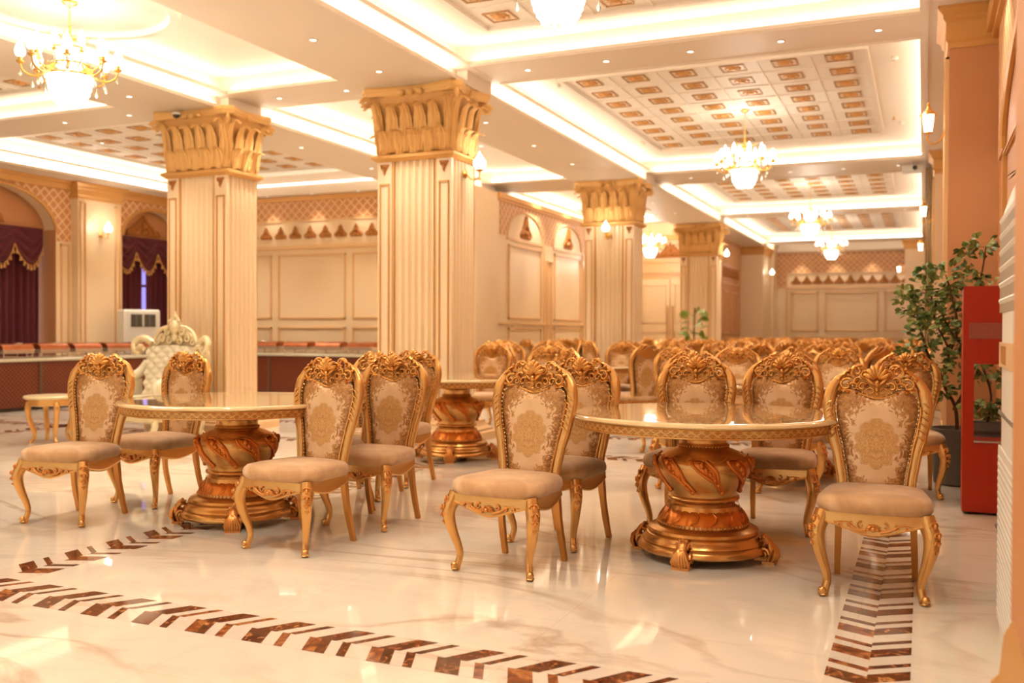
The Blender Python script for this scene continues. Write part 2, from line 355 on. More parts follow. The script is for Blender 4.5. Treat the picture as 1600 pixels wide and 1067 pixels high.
def tray(x0, x1, y0, y1, dl, dr, panel=None, disc=None):
    """x0..x1, y0..y1 is the hole at Z1; cove lamps lie on the ledges around it"""
    b = MB(); b.box(x0-.3, x1+.3, y0-.3, y1+.3, Z2, Z2+.03); pl = obj('tray_ceiling', b, 'tray_paint', ceiling, 0)
    s = MB()
    for z, e in ((Z1+.048, .09),): s.box(x0-e-.03, x0-e, y0, y1, z, z+.02); s.box(x1+e, x1+e+.03, y0, y1, z, z+.02); s.box(x0, x1, y0-e-.03, y0-e, z, z+.02); s.box(x0, x1, y1+e, y1+e+.03, z, z+.02)
    z = Z0+.05
    if dl: s.box(x0-.20, x0-.17, y0, y1, z, z+.02)
    if dr: s.box(x1+.17, x1+.20, y0, y1, z, z+.02)
    obj('cove_light', s, 'strip_light', ceiling, 0)
    if panel:
        cx, cyy, nx, ny, px, py = panel; hx, hy = nx*px/2, ny*py/2; g = MB(); z = Z2
        for i in range(nx+1): x = cx-hx+i*px; w_ = .03 if i in (0, nx) else .009; g.box(x-w_, x+w_, cyy-hy-.03, cyy+hy+.03, z-(.035 if i in (0, nx) else .012), z)
        for j in range(ny+1): y = cyy-hy+j*py; w_ = .03 if j in (0, ny) else .009; g.box(cx-hx+(.029 if j in (0, ny) else .0), cx+hx-(.029 if j in (0, ny) else .0), y-w_, y+w_, z-(.033 if j in (0, ny) else .011), z-.0005)
        gp = obj('coffer_panel', g, 'ceiling_paint', ceiling, 0)
        for i in range(nx):
            for j in range(ny):
                me = link('coffer_medallion', MED, gp, (cx-hx+(i+.5)*px, cyy-hy+(j+.5)*py, z))
    if disc:
        g = MB(); cx, cyy, r = disc
        g.lathe([(r-.12, Z2-4.13+.02), (r, .30), (r, .02), (r-.02, 0), (r-.10, 0), (r-.11, .03), (r-.13, .05)], 64, (cx, cyy, 4.13), cap=False)
        g.lathe([(.01, .05), (r-.13, .05)], 64, (cx, cyy, 4.13), cap=False)
        obj('ceiling_disc', g, 'tray_paint', ceiling, 40)
g = MB(); z = 0
for hx, hy, t in ((.145, .145, .012),): g.box(-hx, hx, -hy, -hy+.018, z-.014, z); g.box(-hx, hx, hy-.018, hy, z-.014, z); g.box(-hx, -hx+.018, -hy, hy, z-.014, z); g.box(hx-.018, hx, -hy, hy, z-.014, z)
g.k = 1; g.lathe([(.092, -.003), (.092, -.012), (.078, -.02), (.05, -.016), (.04, -.03), (.01, -.034)], 24, (0, 0, 0), mod=lambda a, z: 1+.10*cos(8*a))
for q in range(4):
    a = pi/4+q*pi/2; g.ball((.10*cos(a), .10*sin(a), -.008), .016, 6, sz=.4)
g.k = 2; g.box(-.13, .13, -.13, .13, -.004, 0)
MED = g.mesh('coffer_medallion', ['dark_frame', 'medal_gold', 'medal_ground'])
for y0, y1 in TR:
    nrow = {2.95: (8, 6.63), 10.37: (8, 13.85), 18.8: (7, 21.3), 24.95: (8, 28.5), -3.1: (6, -.6)}.get(y0)
    tray(-4.62, -.05, y0, y1, True, False, panel=(-2.435, nrow[1], 6, nrow[0], .605, .629) if nrow else None)
    if y0 < 25: tray(-7.97, -6.07, y0, y1, True, True, disc=(-7.02, 6.28, .94) if y0 == 2.95 else None)
    if y0 < 16 and y0 > 2: tray(-13.95, -9.35, y0, min(y1, 16.1), True, True, panel=(-11.7, 13.4 if y0 > 9 else 6.6, 6, 7 if y0 > 9 else 8, .66, .629))
# ------------------------------------------------------------------ walls
XL, YK, XR = -14.7, 16.4, .6
TB = lambda Y: (lambda h, d, z: (h, Y-d, z))      # wall facing the camera
TL = lambda X: (lambda h, d, z: (X+d, h, z))      # wall facing +x
TRr = lambda X: (lambda h, d, z: (X-d, h, z))     # wall facing -x
def frame(mb, h0, h1, z0, z1, w=.035, p=.022):
    for i, (ww, pp) in enumerate(((w, p), (w*.45, p*1.5))):
        o = (w-ww)/2
        for (a, b_, c, d) in ((h0+o, h1-o, z0+o, z0+o+ww), (h0+o, h1-o, z1-o-ww, z1-o), (h0+o, h0+o+ww, z0+o, z1-o), (h1-o-ww, h1-o, z0+o, z1-o)): mb.box(a, b_, 0, pp, c, d)
def arch_pts(c, a, b_, s, n=22): return [(c-a*cos(pi*i/n), s+b_*sin(pi*i/n)) for i in range(n+1)]
def above_arch(mb, h0, h1, c, a, b_, s, zt, d0, d1):
    P = arch_pts(c, a, b_, s); P = [(h0, s)]+P+[(h1, s)]
    for (x0, z0), (x1, z1) in zip(P, P[1:]):
        if abs(x1-x0) < 1e-6: continue
        mb.rings([[(x0, d0, z0), (x1, d0, z1), (x1, d0, zt), (x0, d0, zt)], [(x0, d1, z0), (x1, d1, z1), (x1, d1, zt), (x0, d1, zt)]])
def arch_fill(mb, c, a, b_, s, zb, d0, d1):
    P = arch_pts(c, a, b_, s); P = [(x, z) for x, z in P]+[(c+a, zb), (c-a, zb)]
    mb.rings([[(x, d0, z) for x, z in P], [(x, d1, z) for x, z in P]])
def scroll_ornament(w_=.5, h=.3, T=None):         # pyramidal leaf-and-scroll relief, base at z=0
    g = MB(T)
    for s in (-1, 1):
        for k, (cx, r) in enumerate(((.40, .085), (.25, .13), (.10, .12))):
            P = spiral(s*cx*w_, r*h+.02, r*h*1.6, r*h*.3, pi/2 if s > 0 else pi/2, (pi/2-s*2.6*pi), n=16)
            g.tube([(p[0], -.02, p[2]) for p in P], taper(16, .07*h, .03*h), 6)
        g.tube(cr([(s*.48*w_, -.015, .02), (s*.36*w_, -.02, .26*h), (s*.2*w_, -.025, .5*h), (s*.07*w_, -.025, .86*h)]), taper(12, .05*h, .08*h), 6)
        for q in range(5): g.ball((s*(.42-.08*q)*w_, -.02, (.18+.15*q)*h), .07*h, 6, sx=.8, sz=1.2)
    g.ball((0, -.025, .9*h), .11*h, 8, sx=.7, sz=1.4); g.ball((0, -.03, .55*h), .13*h, 8, sz=1.3); g.ball((0, -.03, .2*h), .15*h, 8, sx=1.4)
    g.box(-.48*w_, .48*w_, -.02, 0, 0, .05*h); g.prism([(-.40*w_, 0), (.40*w_, 0), (.12*w_, .6*h), (0, .9*h), (-.12*w_, .6*h)], -.012, 0)
    return g.mesh('carved_ornament', ['relief_gold'])
ORN = scroll_ornament(.27, .25); ORNB = scroll_ornament(1.15, .48); ORNM = scroll_ornament(.62, .55)
def orn(me, parent, loc, rz=0, sc=1.): o = link('carved_ornament', me, parent, loc, rz); o.scale = (sc,)*3; return o
# left wall with two curtained arches
T = TL(XL); b = MB(T)
def span(h0, h1, z0=0, z1=4.1, mb=None, d=.3): (mb or b).box(h0, h1, -d, 0, z0, z1)
span(YB, 10.25); span(12.83, 14.4); span(16.25, 16.7)
above_arch(b, 10.25, 12.83, 11.54, 1.29, .78, 3.05, 4.1, -.3, 0); above_arch(b, 14.4, 16.25, 15.32, .92, .6, 3.15, 4.1, -.3, 0)
wl = struct('wall_left', b, 'wall_paint')
b = MB(T); b.k = 0
for (h0, h1) in ((10.25, 12.83), (14.4, 16.25)):   # deep reveals and lintel panels over the curtains
    b.box(h0+.001, h0+.012, -.69, -.001, 0, 3.1); b.box(h1-.012, h1-.001, -.69, -.001, 0, 3.1); b.box(h0-.1, h1+.1, -.5, -.36, 3.10, 4.1)
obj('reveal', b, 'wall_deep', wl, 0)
b = MB(T)
above_arch(b, 9.9, 13.15, 11.54, 1.31, .80, 3.05, 3.86, 0, .012); above_arch(b, 14.26, 16.4, 15.32, .94, .62, 3.15, 3.86, 0, .012)
for (h0, h1, z) in ((12.85, 13.15, 2.9), (9.9, 10.23, 2.9)): b.box(h0, h1, 0, .012, z, 3.05)
obj('lattice_band', b, 'lattice', wl, 0)
b = MB(T); b.box(YB, 16.4, 0, .07, 3.86, 3.97); b.box(YB, 16.4, 0, .12, 3.97, 4.03)
for c, a, bb, s in ((11.54, 1.29, .78, 3.05), (15.32, .92, .6, 3.15)): b.tube([(x, .01, z) for x, z in arch_pts(c, a, bb, s)], .035, 6)
b.box(YB, 10.2, 0, .05, .0, .14); b.box(12.9, 14.35, 0, .05, 0, .14)
obj('cornice', b, 'wood_gold', wl, 0)
b = MB(T); frame(b, 12.92, 13.12, .9, 2.85); frame(b, 7.2, 9.7, 1., 3.5)
obj('panel_moulding', b, 'trim_paint', wl, 0)
orn(ORNB, wl, (XL-.35, 11.45, 3.16), pi/2); orn(ORNB, wl, (XL-.35, 15.32, 3.22), pi/2, .85)
b = MB()                                          # pilasters
def pilaster(name, x0, x1, y0, y1, label, zc=3.72, face='y', par=None, frm=True, wallmat='wall_paint', ztop=4.03, base=.28):
    b = MB(); cx, cyy, hx, hy = (x0+x1)/2, (y0+y1)/2, (x1-x0)/2, (y1-y0)/2
    t = thing(name, label, 'pilaster', (cx, cyy, 0))
    b.box(-hx, hx, -hy, hy, base, zc)
    obj('shaft', b, wallmat, t, 0)
    b = MB(); b.rect(0, 0, [(hx+.015, hy+.015, zc), (hx+.015, hy+.015, zc+.05), (hx+.03, hy+.03, zc+.07), (hx+.03, hy+.03, ztop-.14), (hx+.055, hy+.055, ztop-.11), (hx+.055, hy+.055, ztop-.08), (hx+.10, hy+.10, ztop-.03), (hx+.10, hy+.10, ztop-.001)]); obj('capital', b, 'wood_gold', t, 0)
    b = MB(); b.rect(0, 0, [(hx+.07, hy+.07, 0), (hx+.07, hy+.07, base*.45), (hx+.045, hy+.045, base*.5), (hx+.045, hy+.045, base*.75), (hx+.025, hy+.025, base*.85), (hx+.03, hy+.03, base*.97), (hx, hy, base)]); obj('base', b, 'trim_paint', t, 0)
    b = MB()
    if face == 'y':
        for (a0, a1) in ((-hx+.03, hx-.03),): frame(b, a0, a1, base+.1, zc-.12); b.v = [(p[0], -hy-p[1], p[2]) for p in b.v]
    elif face == '+x': frame(b, -hy+.04, -hy+.17, base+.1, zc-.06, .02); frame(b, hy-.17, hy-.04, base+.1, zc-.06, .02); b.v = [(hx+p[1], p[0], p[2]) for p in b.v]
    else: frame(b, -hy+.04, hy-.04, base+.1, zc-.06, .02); b.v = [(-hx-p[1], p[0], p[2]) for p in b.v]
    if frm: obj('panel_moulding', b, 'trim_paint', t, 0)
    return t
pilaster('pilaster', XL, XL+.16, 13.18, 14.23, 'broad pale pilaster between the two burgundy curtained arches', 3.72, '+x')
# back wall behind the serving counter
T = TB(YK); b = MB(T); b.box(-15.2, -9.25, -.3, 0, 0, 4.4); wb = struct('wall_back', b, 'wall_paint')
b = MB(T); b.box(XL, -9.3, 0, .012, 3.54, 3.93); obj('lattice_band', b, 'lattice', wb, 0)
b = MB(T); b.box(XL, -9.3, 0, .06, 3.93, 4.03); obj('cornice', b, 'wood_gold', wb, 0)
b = MB(T)
b.box(XL, -9.3, 0, .02, 3.51, 3.55); b.box(XL, -9.3, 0, .035, 2.96, 3.02); b.box(XL, -9.3, 0, .02, 2.93, 2.96)
for h0, h1 in ((-14.5, -12.57), (-12.40, -10.74), (-10.58, -9.4)): frame(b, h0, h1, 1.5, 2.83); frame(b, h0, h1, .25, 1.33)
obj('panel_moulding', b, 'trim_paint', wb, 0)
for i in range(14): orn(ORN, wb, (-14.55+i*.369, YK, 3.16), 0, 1.)
# plain pier and the arcaded wall of the middle aisle
b = MB(); b.box(-9.3, -7.82, 16.35, 17.45, 0, Z0); b.box(-9.28, -7.85, 17.4, 27.2, 0, Z0-.002); wa = struct('wall_aisle', b, 'wall_paint'); T = TL(-7.85)
b = MB(T)
arch = [(18.9, .98, .56, 3.22), (21.55, .98, .56, 3.22), (24.2, .98, .56, 3.22)]
hs = [17.55, 20.22, 22.87, 25.52]
for i, (c, a, bb, s) in enumerate(arch): above_arch(b, hs[i], hs[i+1], c, a, bb, s, 3.95, 0, .012)
obj('lattice_band', b, 'lattice', wa, 0)
b = MB(T); b.box(17.4, 27, 0, .1, 3.93, 4.03); b.box(17.4, 27, 0, .05, 3.88, 3.93); obj('cornice', b, 'wood_gold', wa, 0)
b = MB(T)
for c, a, bb, s in arch:
    b.tube([(x, .0, z) for x, z in arch_pts(c, a, bb, s)], .03, 6); frame(b, c-.92, c+.92, 1.52, 3.05); frame(b, c-.92, c+.92, .3, 1.33); b.box(c-a-.02, c+a+.02, 0, .03, 3.14, 3.2)
for h in hs[1:]: b.box(h-.25, h+.25, 0, .03, 0, 3.2); frame(b, h-.15, h+.15, .3, 2.85, .02, .045)
b.box(17.4, 27, 0, .04, 1.4, 1.44); b.box(17.4, 27, 0, .05, 0, .16)
obj('panel_moulding', b, 'trim_paint', wa, 0)
for c, a, bb, s in arch: orn(ORNM, wa, (-7.85, c, 3.24), pi/2, .85)
# double door wall at the end of the aisle
T = TB(27.); b = MB(T); b.box(-7.9, -5.5, -.2, 0, 0, 4.4); wd = struct('wall_aisle_end', b, 'wall_paint')
b = MB(T); b.box(-7.85, -5.5, 0, .07, 3.9, 4.03); obj('cornice', b, 'wood_gold', wd, 0)
b = MB(T); above_arch(b, -7.85, -5.5, -6.7, .95, .55, 3.36, 3.9, 0, .012); obj('lattice_band', b, 'lattice', wd, 0)
b = MB(T); b.box(-7.7, -5.7, 0, .04, 2.86, 3.34); frame(b, -7.6, -5.8, 2.93, 3.28, .03, .06); obj('door_lintel', b, 'trim_paint', wd, 0)
orn(ORNB, wd, (-6.7, 27, 3.38), 0, .9)
b = MB(T); b.box(-7.65, -5.75, 0, .03, 0, 2.85); dr = struct('door_1', b, 'trim_paint')
for k, h in enumerate((-7.55, -6.66)):
    g = MB(T); g.box(h, h+.86, .03, .07, .02, 2.76); g.T = lambda a, d, z: (a, 27.-.07-d, z); frame(g, h+.1, h+.76, 1.5, 2.6); frame(g, h+.1, h+.76, .2, 1.25); lf = obj('door_leaf', g, 'wall_paint', dr, 0)
    g = MB(T); hx = h+.80 if k == 0 else h+.06; g.box(hx-.02, hx+.02, .10, .13, 1.0, 2.0); g.box(hx-.012, hx+.012, .07, .10, 1.1, 1.14); g.box(hx-.012, hx+.012, .07, .10, 1.86, 1.9); obj('handle', g, 'wood_gold', lf, 0)
# side wall beyond the last column, pier and far end wall
b = MB(); b.box(-5.75, -5.5, 27.0, 31.6, 0, 4.4); ws = struct('wall_side', b, 'wall_deep'); T = TL(-5.5)
b = MB(T); b.box(27.1, 31.6, 0, .02, 3.3, 3.98); b.box(27.1, 31.6, 0, .06, 3.98, 4.03); obj('frieze', b, 'lattice', ws, 0)
b = MB(T); frame(b, 28.4, 31.2, 2.72, 3.3, .05); frame(b, 28.6, 29.8, 1.2, 2.5); frame(b, 29.9, 31.1, 1.2, 2.5); frame(b, 28.6, 31.1, .2, 1.1); obj('panel_moulding', b, 'trim_paint', ws, 0)
for k in range(6): orn(ORN, ws, (-5.5, 28.65+k*.46, 2.92), pi/2, 1.1)
pilaster('pilaster', -5.5, -4.78, 31.6, 33.4, 'wide plain pilaster at the far left end of the long bay', 3.76, 'y', frm=False)
b = MB(); b.box(-5.6, -4.70, 33.4, 34.5, 0, 4.4); obj('return_wall', b, 'wall_paint', ws, 0)
T = TB(34.5); b = MB(T); b.box(-4.75, 1., -.3, 0, 0, 4.4); wf = struct('wall_far', b, 'wall_paint')
b = MB(T); b.box(-4.7, .6, 0, .012, 3.32, 3.98); b.box(-4.7, -4.4, 0, .012, 2.8, 3.32); obj('lattice_band', b, 'lattice', wf, 0)
b = MB(T); b.box(-4.7, .6, 0, .08, 3.98, 4.05); b.box(-4.38, .6, 0, .04, 3.3, 3.34); b.box(-4.42, -4.36, 0, .04, 0, 3.3); b.box(-4.4, .6, 0, .05, 2.76, 2.84)
for h0, h1 in ((-4.25, -3.33), (-3.11, -1.4), (-1.22, .4)): frame(b, h0, h1, 1.28, 2.64, .06, .04); frame(b, h0, h1, .2, 1.08, .06, .04)
obj('panel_moulding', b, 'trim_paint', wf, 0)
for k in range(11): orn(ORN, wf, (-4.08+k*.357, 34.5, 2.92), 0, 1.15)
# right wall
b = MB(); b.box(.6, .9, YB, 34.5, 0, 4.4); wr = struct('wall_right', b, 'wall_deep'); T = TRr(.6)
b = MB(T)
for c in (6.2, 13.3, 20.6): above_arch(b, c-3.0, c+3.0, c, 2.4, .7, 2.75, 3.95, 0, .02)
obj('lattice_band', b, 'lattice', wr, 0)
b = MB(T)
for c in (6.2, 13.3, 20.6): b.tube([(x, .02, z) for x, z in arch_pts(c, 2.4, .7, 2.75)], .03, 6); frame(b, c-2.3, c-.1, .4, 2.7); frame(b, c+.1, c+2.3, .4, 2.7); b.box(c-2.9, c+2.9, 0, .04, 0, .16)
b.box(YB, 34.5, 0, .1, 3.93, 4.1); b.box(YB, 34.5, 0, .06, 3.88, 3.93)
obj('panel_moulding', b, 'wood_gold', wr, 0)
pilaster('pilaster', .20, .61, 9.5, 10.4, 'tall peach pilaster behind the leafy green tree and red stand', 3.83, '-x', wallmat='wall_deep', ztop=4.2)  # shaft in wall_deep, the shade on its face put into the colour
pilaster('pilaster', .16, .61, 16.9, 17.7, 'pilaster beside the folded partition at the second bay', 3.83, '-x', ztop=4.2)
pilaster('pilaster', .10, .61, 24.1, 25., 'slim pilaster on the right wall beyond the folded partition', 3.83, '-x', ztop=4.2)
pilaster('pilaster', -.52, .61, 31., 31.8, 'broad pilaster standing before the far end wall at its right', 3.76, 'y', frm=False)
# ribbed pier close to the camera on the right
RP = 1
t = thing('ribbed_pier', 'near ribbed pier with stepped gilded base at the right edge', 'pilaster', (.234, 2.15, 0))
P = [(.37, 0), (.37, .75), (0, .75)]
for k in range(10):
    y = .75-(k+.5)*.075
    for q in range(5): P.append((-.0-.012*sin(pi*q/4), y+.0375-.075*q/4*.9))
P += [(0, 0)]
b = MB(); b.hprism(P, .5, 4.0); obj('shaft', b, 'wall_deep', t, 40)  # darker wall tone again, with the pier's shade in its colour
b = MB(); b.rect(.2, .375, [(.29, .47, 0), (.29, .47, .14), (.27, .45, .16), (.27, .45, .2), (.245, .42, .25), (.255, .43, .30), (.235, .41, .33), (.225, .40, .44), (.20, .38, .50), (.19, .37, .54)]); obj('base', b, 'wood_gold', t, 40)
b = MB(); b.rect(.2, .375, [(.21, .39, 3.9), (.24, .42, 4.0), (.24, .42, 4.18)]); obj('capital', b, 'wood_gold', t, 0)
b = MB()
for (h0, h1) in ((YB, 2.1),): b.box(.5, .6, h0, h1, 0, .16)
struct('baseboard_right', b, 'trim_paint')
# ------------------------------------------------------------------ columns
def leaf(g, ox, oy, dx, dy, z0, hgt, w_, out, curl=.07):
    """acanthus leaf rising at (ox,oy), facing (dx,dy)"""
    tx, ty = -dy, dx
    def fn(u, v):
        uu = 2*u-1; ww = w_*(.62+.5*sin(pi*min(v*1.15, 1)))*(1-.12*abs(sin(v*15)))
        if v > .86: ww *= max(.25, 1-(v-.86)/.14*.8)
        o = out*(v**2.2)+.012+.030*(1-uu*uu)+.010*cos(uu*12)
        zz = z0+hgt*min(v, .88)/.88*(1) if v < .88 else z0+hgt-(v-.88)*hgt*.9
        if v > .8: o += curl*sin((v-.8)/.2*pi/2)
        return (ox+tx*uu*ww/2+dx*o, oy+ty*uu*ww/2+dy*o, zz)
    g.grid(fn, 14, 16)
def column_mesh():
    W, D = .475, .30; parts = []
    P = []                                        # shaft outline, front face flutes, side faces fluted
    def flutes(x0, y0, x1, y1, n, dep, nx, ny):
        Q = []
        for k in range(n):
            for q in range(6):
                t = (k+(.1+.8*q/5))/n; d = dep*sin(pi*q/5); Q.append((x0+(x1-x0)*t-nx*d, y0+(y1-y0)*t-ny*d))
        return Q
    def face(sx):                                 # front (sx=-1: y=-D) or back
        y = -D*1.; P2 = [(-W, y), (-W+.185, y), (-W+.185, y+.05), (-W+.21, y+.05)]
        P2 += flutes(-W+.22, y+.004, W-.22, y+.004, 6, .038, 0, -1)
        P2 += [(W-.21, y+.05), (W-.185, y+.05), (W-.185, y), (W, y)]; return P2
    f = face(1); side = [(W, -D+.05), (W-.02, -D+.05)]+flutes(W-.012, -D+.06, W-.012, D-.02, 6, .034, 1, 0)+[(W-.01, D)]
    P = f+side+[(-a, -b_) for a, b_ in f]+[(-a, -b_) for a, b_ in side]
    g = MB(); g.hprism(P, .27, 3.24); shaft = g.mesh('shaft', ['wall_paint'], 30)
    g = MB()
    for s in (-1, 1):
        for yy in (-1, 1):
            T0 = g.T; g.T = (lambda a, d, z, yy=yy: (a, yy*(D+d), z)); frame(g, s*.383-.065, s*.383+.065, .45, 2.95, .018, .012); g.T = T0
    for s in (-1, 1):
        for yy in (-1, 1): g.T = None; g.box(s*(W-.1975)-.013, s*(W-.1975)+.013, min(yy*(D-.05), yy*(D-.012)), max(yy*(D-.05), yy*(D-.012)), .3, 3.2)
    pan = g.mesh('panel_moulding', ['wood_gold'], 0)
    fin = []
    for s in (-1, 1):
        for yy in (-1, 1):
            g = MB(); g.T = (lambda a, d, z, yy=yy: (a, yy*(D+.0+d), z)); cx = s*.383
            g.prism([(cx-.06, 3.17), (cx+.06, 3.17), (cx+.02, 3.10), (cx, 3.045), (cx-.02, 3.10)], 0, .012)
            for q in (-1, 1): g.tube([(cx+q*.045, .015, 3.165), (cx+q*.03, .02, 3.125), (cx+q*.012, .02, 3.145), (cx, .02, 3.06)], .009, 5)
            fin.append(('carved_ornament', g.mesh('carved_ornament', ['relief_gold'])))
    g = MB(); g.rect(0, 0, [(W+.20, D+.20, 0), (W+.20, D+.20, .09), (W+.17, D+.17, .105), (W+.17, D+.17, .13), (W+.12, D+.12, .16), (W+.10, D+.10, .20), (W+.10, D+.10, .225), (W+.04, D+.04, .245), (W+.02, D+.02, .285)]); base = g.mesh('base', ['trim_paint'], 20)
    g = MB(); g.rect(0, 0, [(W+.01, D+.01, 3.2), (W+.06, D+.06, 3.235), (W+.06, D+.06, 3.26), (W+.03, D+.03, 3.275), (W-.015, D-.015, 3.30), (W-.015, D-.015, 3.6), (W+.01, D+.01, 3.78), (W+.07, D+.07, 3.90), (W+.07, D+.07, 3.93)]); bell = g.mesh('capital', ['bell_gold'], 30)
    g = MB()                                      # abacus with hollow sides and cut corners
    def ab(o, z):
        R = []; A, B = W+.17+o, D+.17+o; c = .10
        def cv(x0, y0, x1, y1, nx, ny, k):
            return [(x0+(x1-x0)*t-nx*k*sin(pi*t), y0+(y1-y0)*t-ny*k*sin(pi*t)) for t in [i/8 for i in range(9)]]
        R += cv(-A+c, -B, A-c, -B, 0, -1, .09); R += cv(A, -B+c, A, B-c, 1, 0, .07); R += cv(A-c, B, -A+c, B, 0, 1, .09); R += cv(-A, B-c, -A, -B+c, -1, 0, .07)
        return [(x, y, z) for x, y in R]
    g.rings([ab(-.03, 3.925), ab(-.012, 3.945), ab(-.012, 3.965), ab(0, 3.98), ab(0, 4.012), ab(-.008, 4.029)]); abm = g.mesh('abacus', ['capital_gold'], 30)
    g = MB()
    for sy in (-1, 1):
        for k in range(5): leaf(g, (-.36+.18*k)*1.04, sy*(D-.01), 0, sy, 3.28, .26, .165, .075, .085)
        for k in range(4): leaf(g, -.27+.18*k, sy*(D-.01), 0, sy, 3.30, .53, .165, .085, .10)
        for k in (-1, 1): leaf(g, k*.455, sy*(D-.02), 0, sy, 3.30, .58, .13, .11, .08)
    for sx in (-1, 1):
        for k in range(3): leaf(g, sx*(W-.01), -.18+.18*k, sx, 0, 3.28, .26, .165, .075, .085)
        for k in range(2): leaf(g, sx*(W-.01), -.09+.18*k, sx, 0, 3.30, .53, .165, .085, .10)
        for k in (-1, 1): leaf(g, sx*(W-.02), k*.28, sx, 0, 3.30, .58, .12, .11, .08)
        for sy in (-1, 1): q = math.sqrt(.5); leaf(g, sx*(W-.03), sy*(D-.03), sx*q, sy*q, 3.28, .6, .16, .12, .08)
    lv = g.mesh('acanthus_leaves', ['capital_gold'], 60, fix=False)
    vs = []
    for sx in (-1, 1):
        for sy in (-1, 1):
            g = MB(); q = math.sqrt(.5); cx, cyy = sx*(W+.10), sy*(D+.10)
            g.tube([(cx+sx*q*((.068-.0028*i)*cos(a)), cyy+sy*q*((.068-.0028*i)*cos(a)), 3.865+(.068-.0028*i)*sin(a)) for i, a in enumerate([4*pi*i/20 for i in range(21)])], taper(20, .020, .012), 6, up=(sx*q, -sy*q, 0)); vs.append(('volute', g.mesh('volute', ['capital_gold'], 50)))
    for sy in (-1, 1):
        for k in (-.12, 0., .12): g = MB(); g.ball((k, sy*(D+.085), 3.955), .045, 10, sz=.9); vs.append(('fleuron', g.mesh('fleuron', ['capital_gold'], 50)))
    for sx in (-1, 1): g = MB(); g.ball((sx*(W+.10), 0, 3.955), .045, 10); vs.append(('fleuron', g.mesh('fleuron', ['capital_gold'], 50)))
    return [('shaft', shaft), ('panel_moulding', pan)]+fin+[('base', base), ('capital', bell), ('abacus', abm), ('acanthus_leaves', lv)]+vs
CM = column_mesh()
def column(x, y, label):
    t = thing('column', label, 'column', (x, y, 0)); cap = None
    for nm, me in CM:
        p = link(nm, me, t)
        if nm == 'capital': cap = p
        if nm in ('abacus', 'acanthus_leaves', 'volute', 'fleuron'): p.parent = cap
    return t
column(-5.315, 9.8, 'fluted column with gilded leaf capital, nearest and tallest of all')
column(-8.45, 9.8, 'fluted gilded-capital column behind the cream throne armchair')
column(-5.315, 17.1, 'fluted column with a lit lamp on its front flutes')
column(-5.315, 24.7, 'farthest fluted column, the one behind the small potted plant')

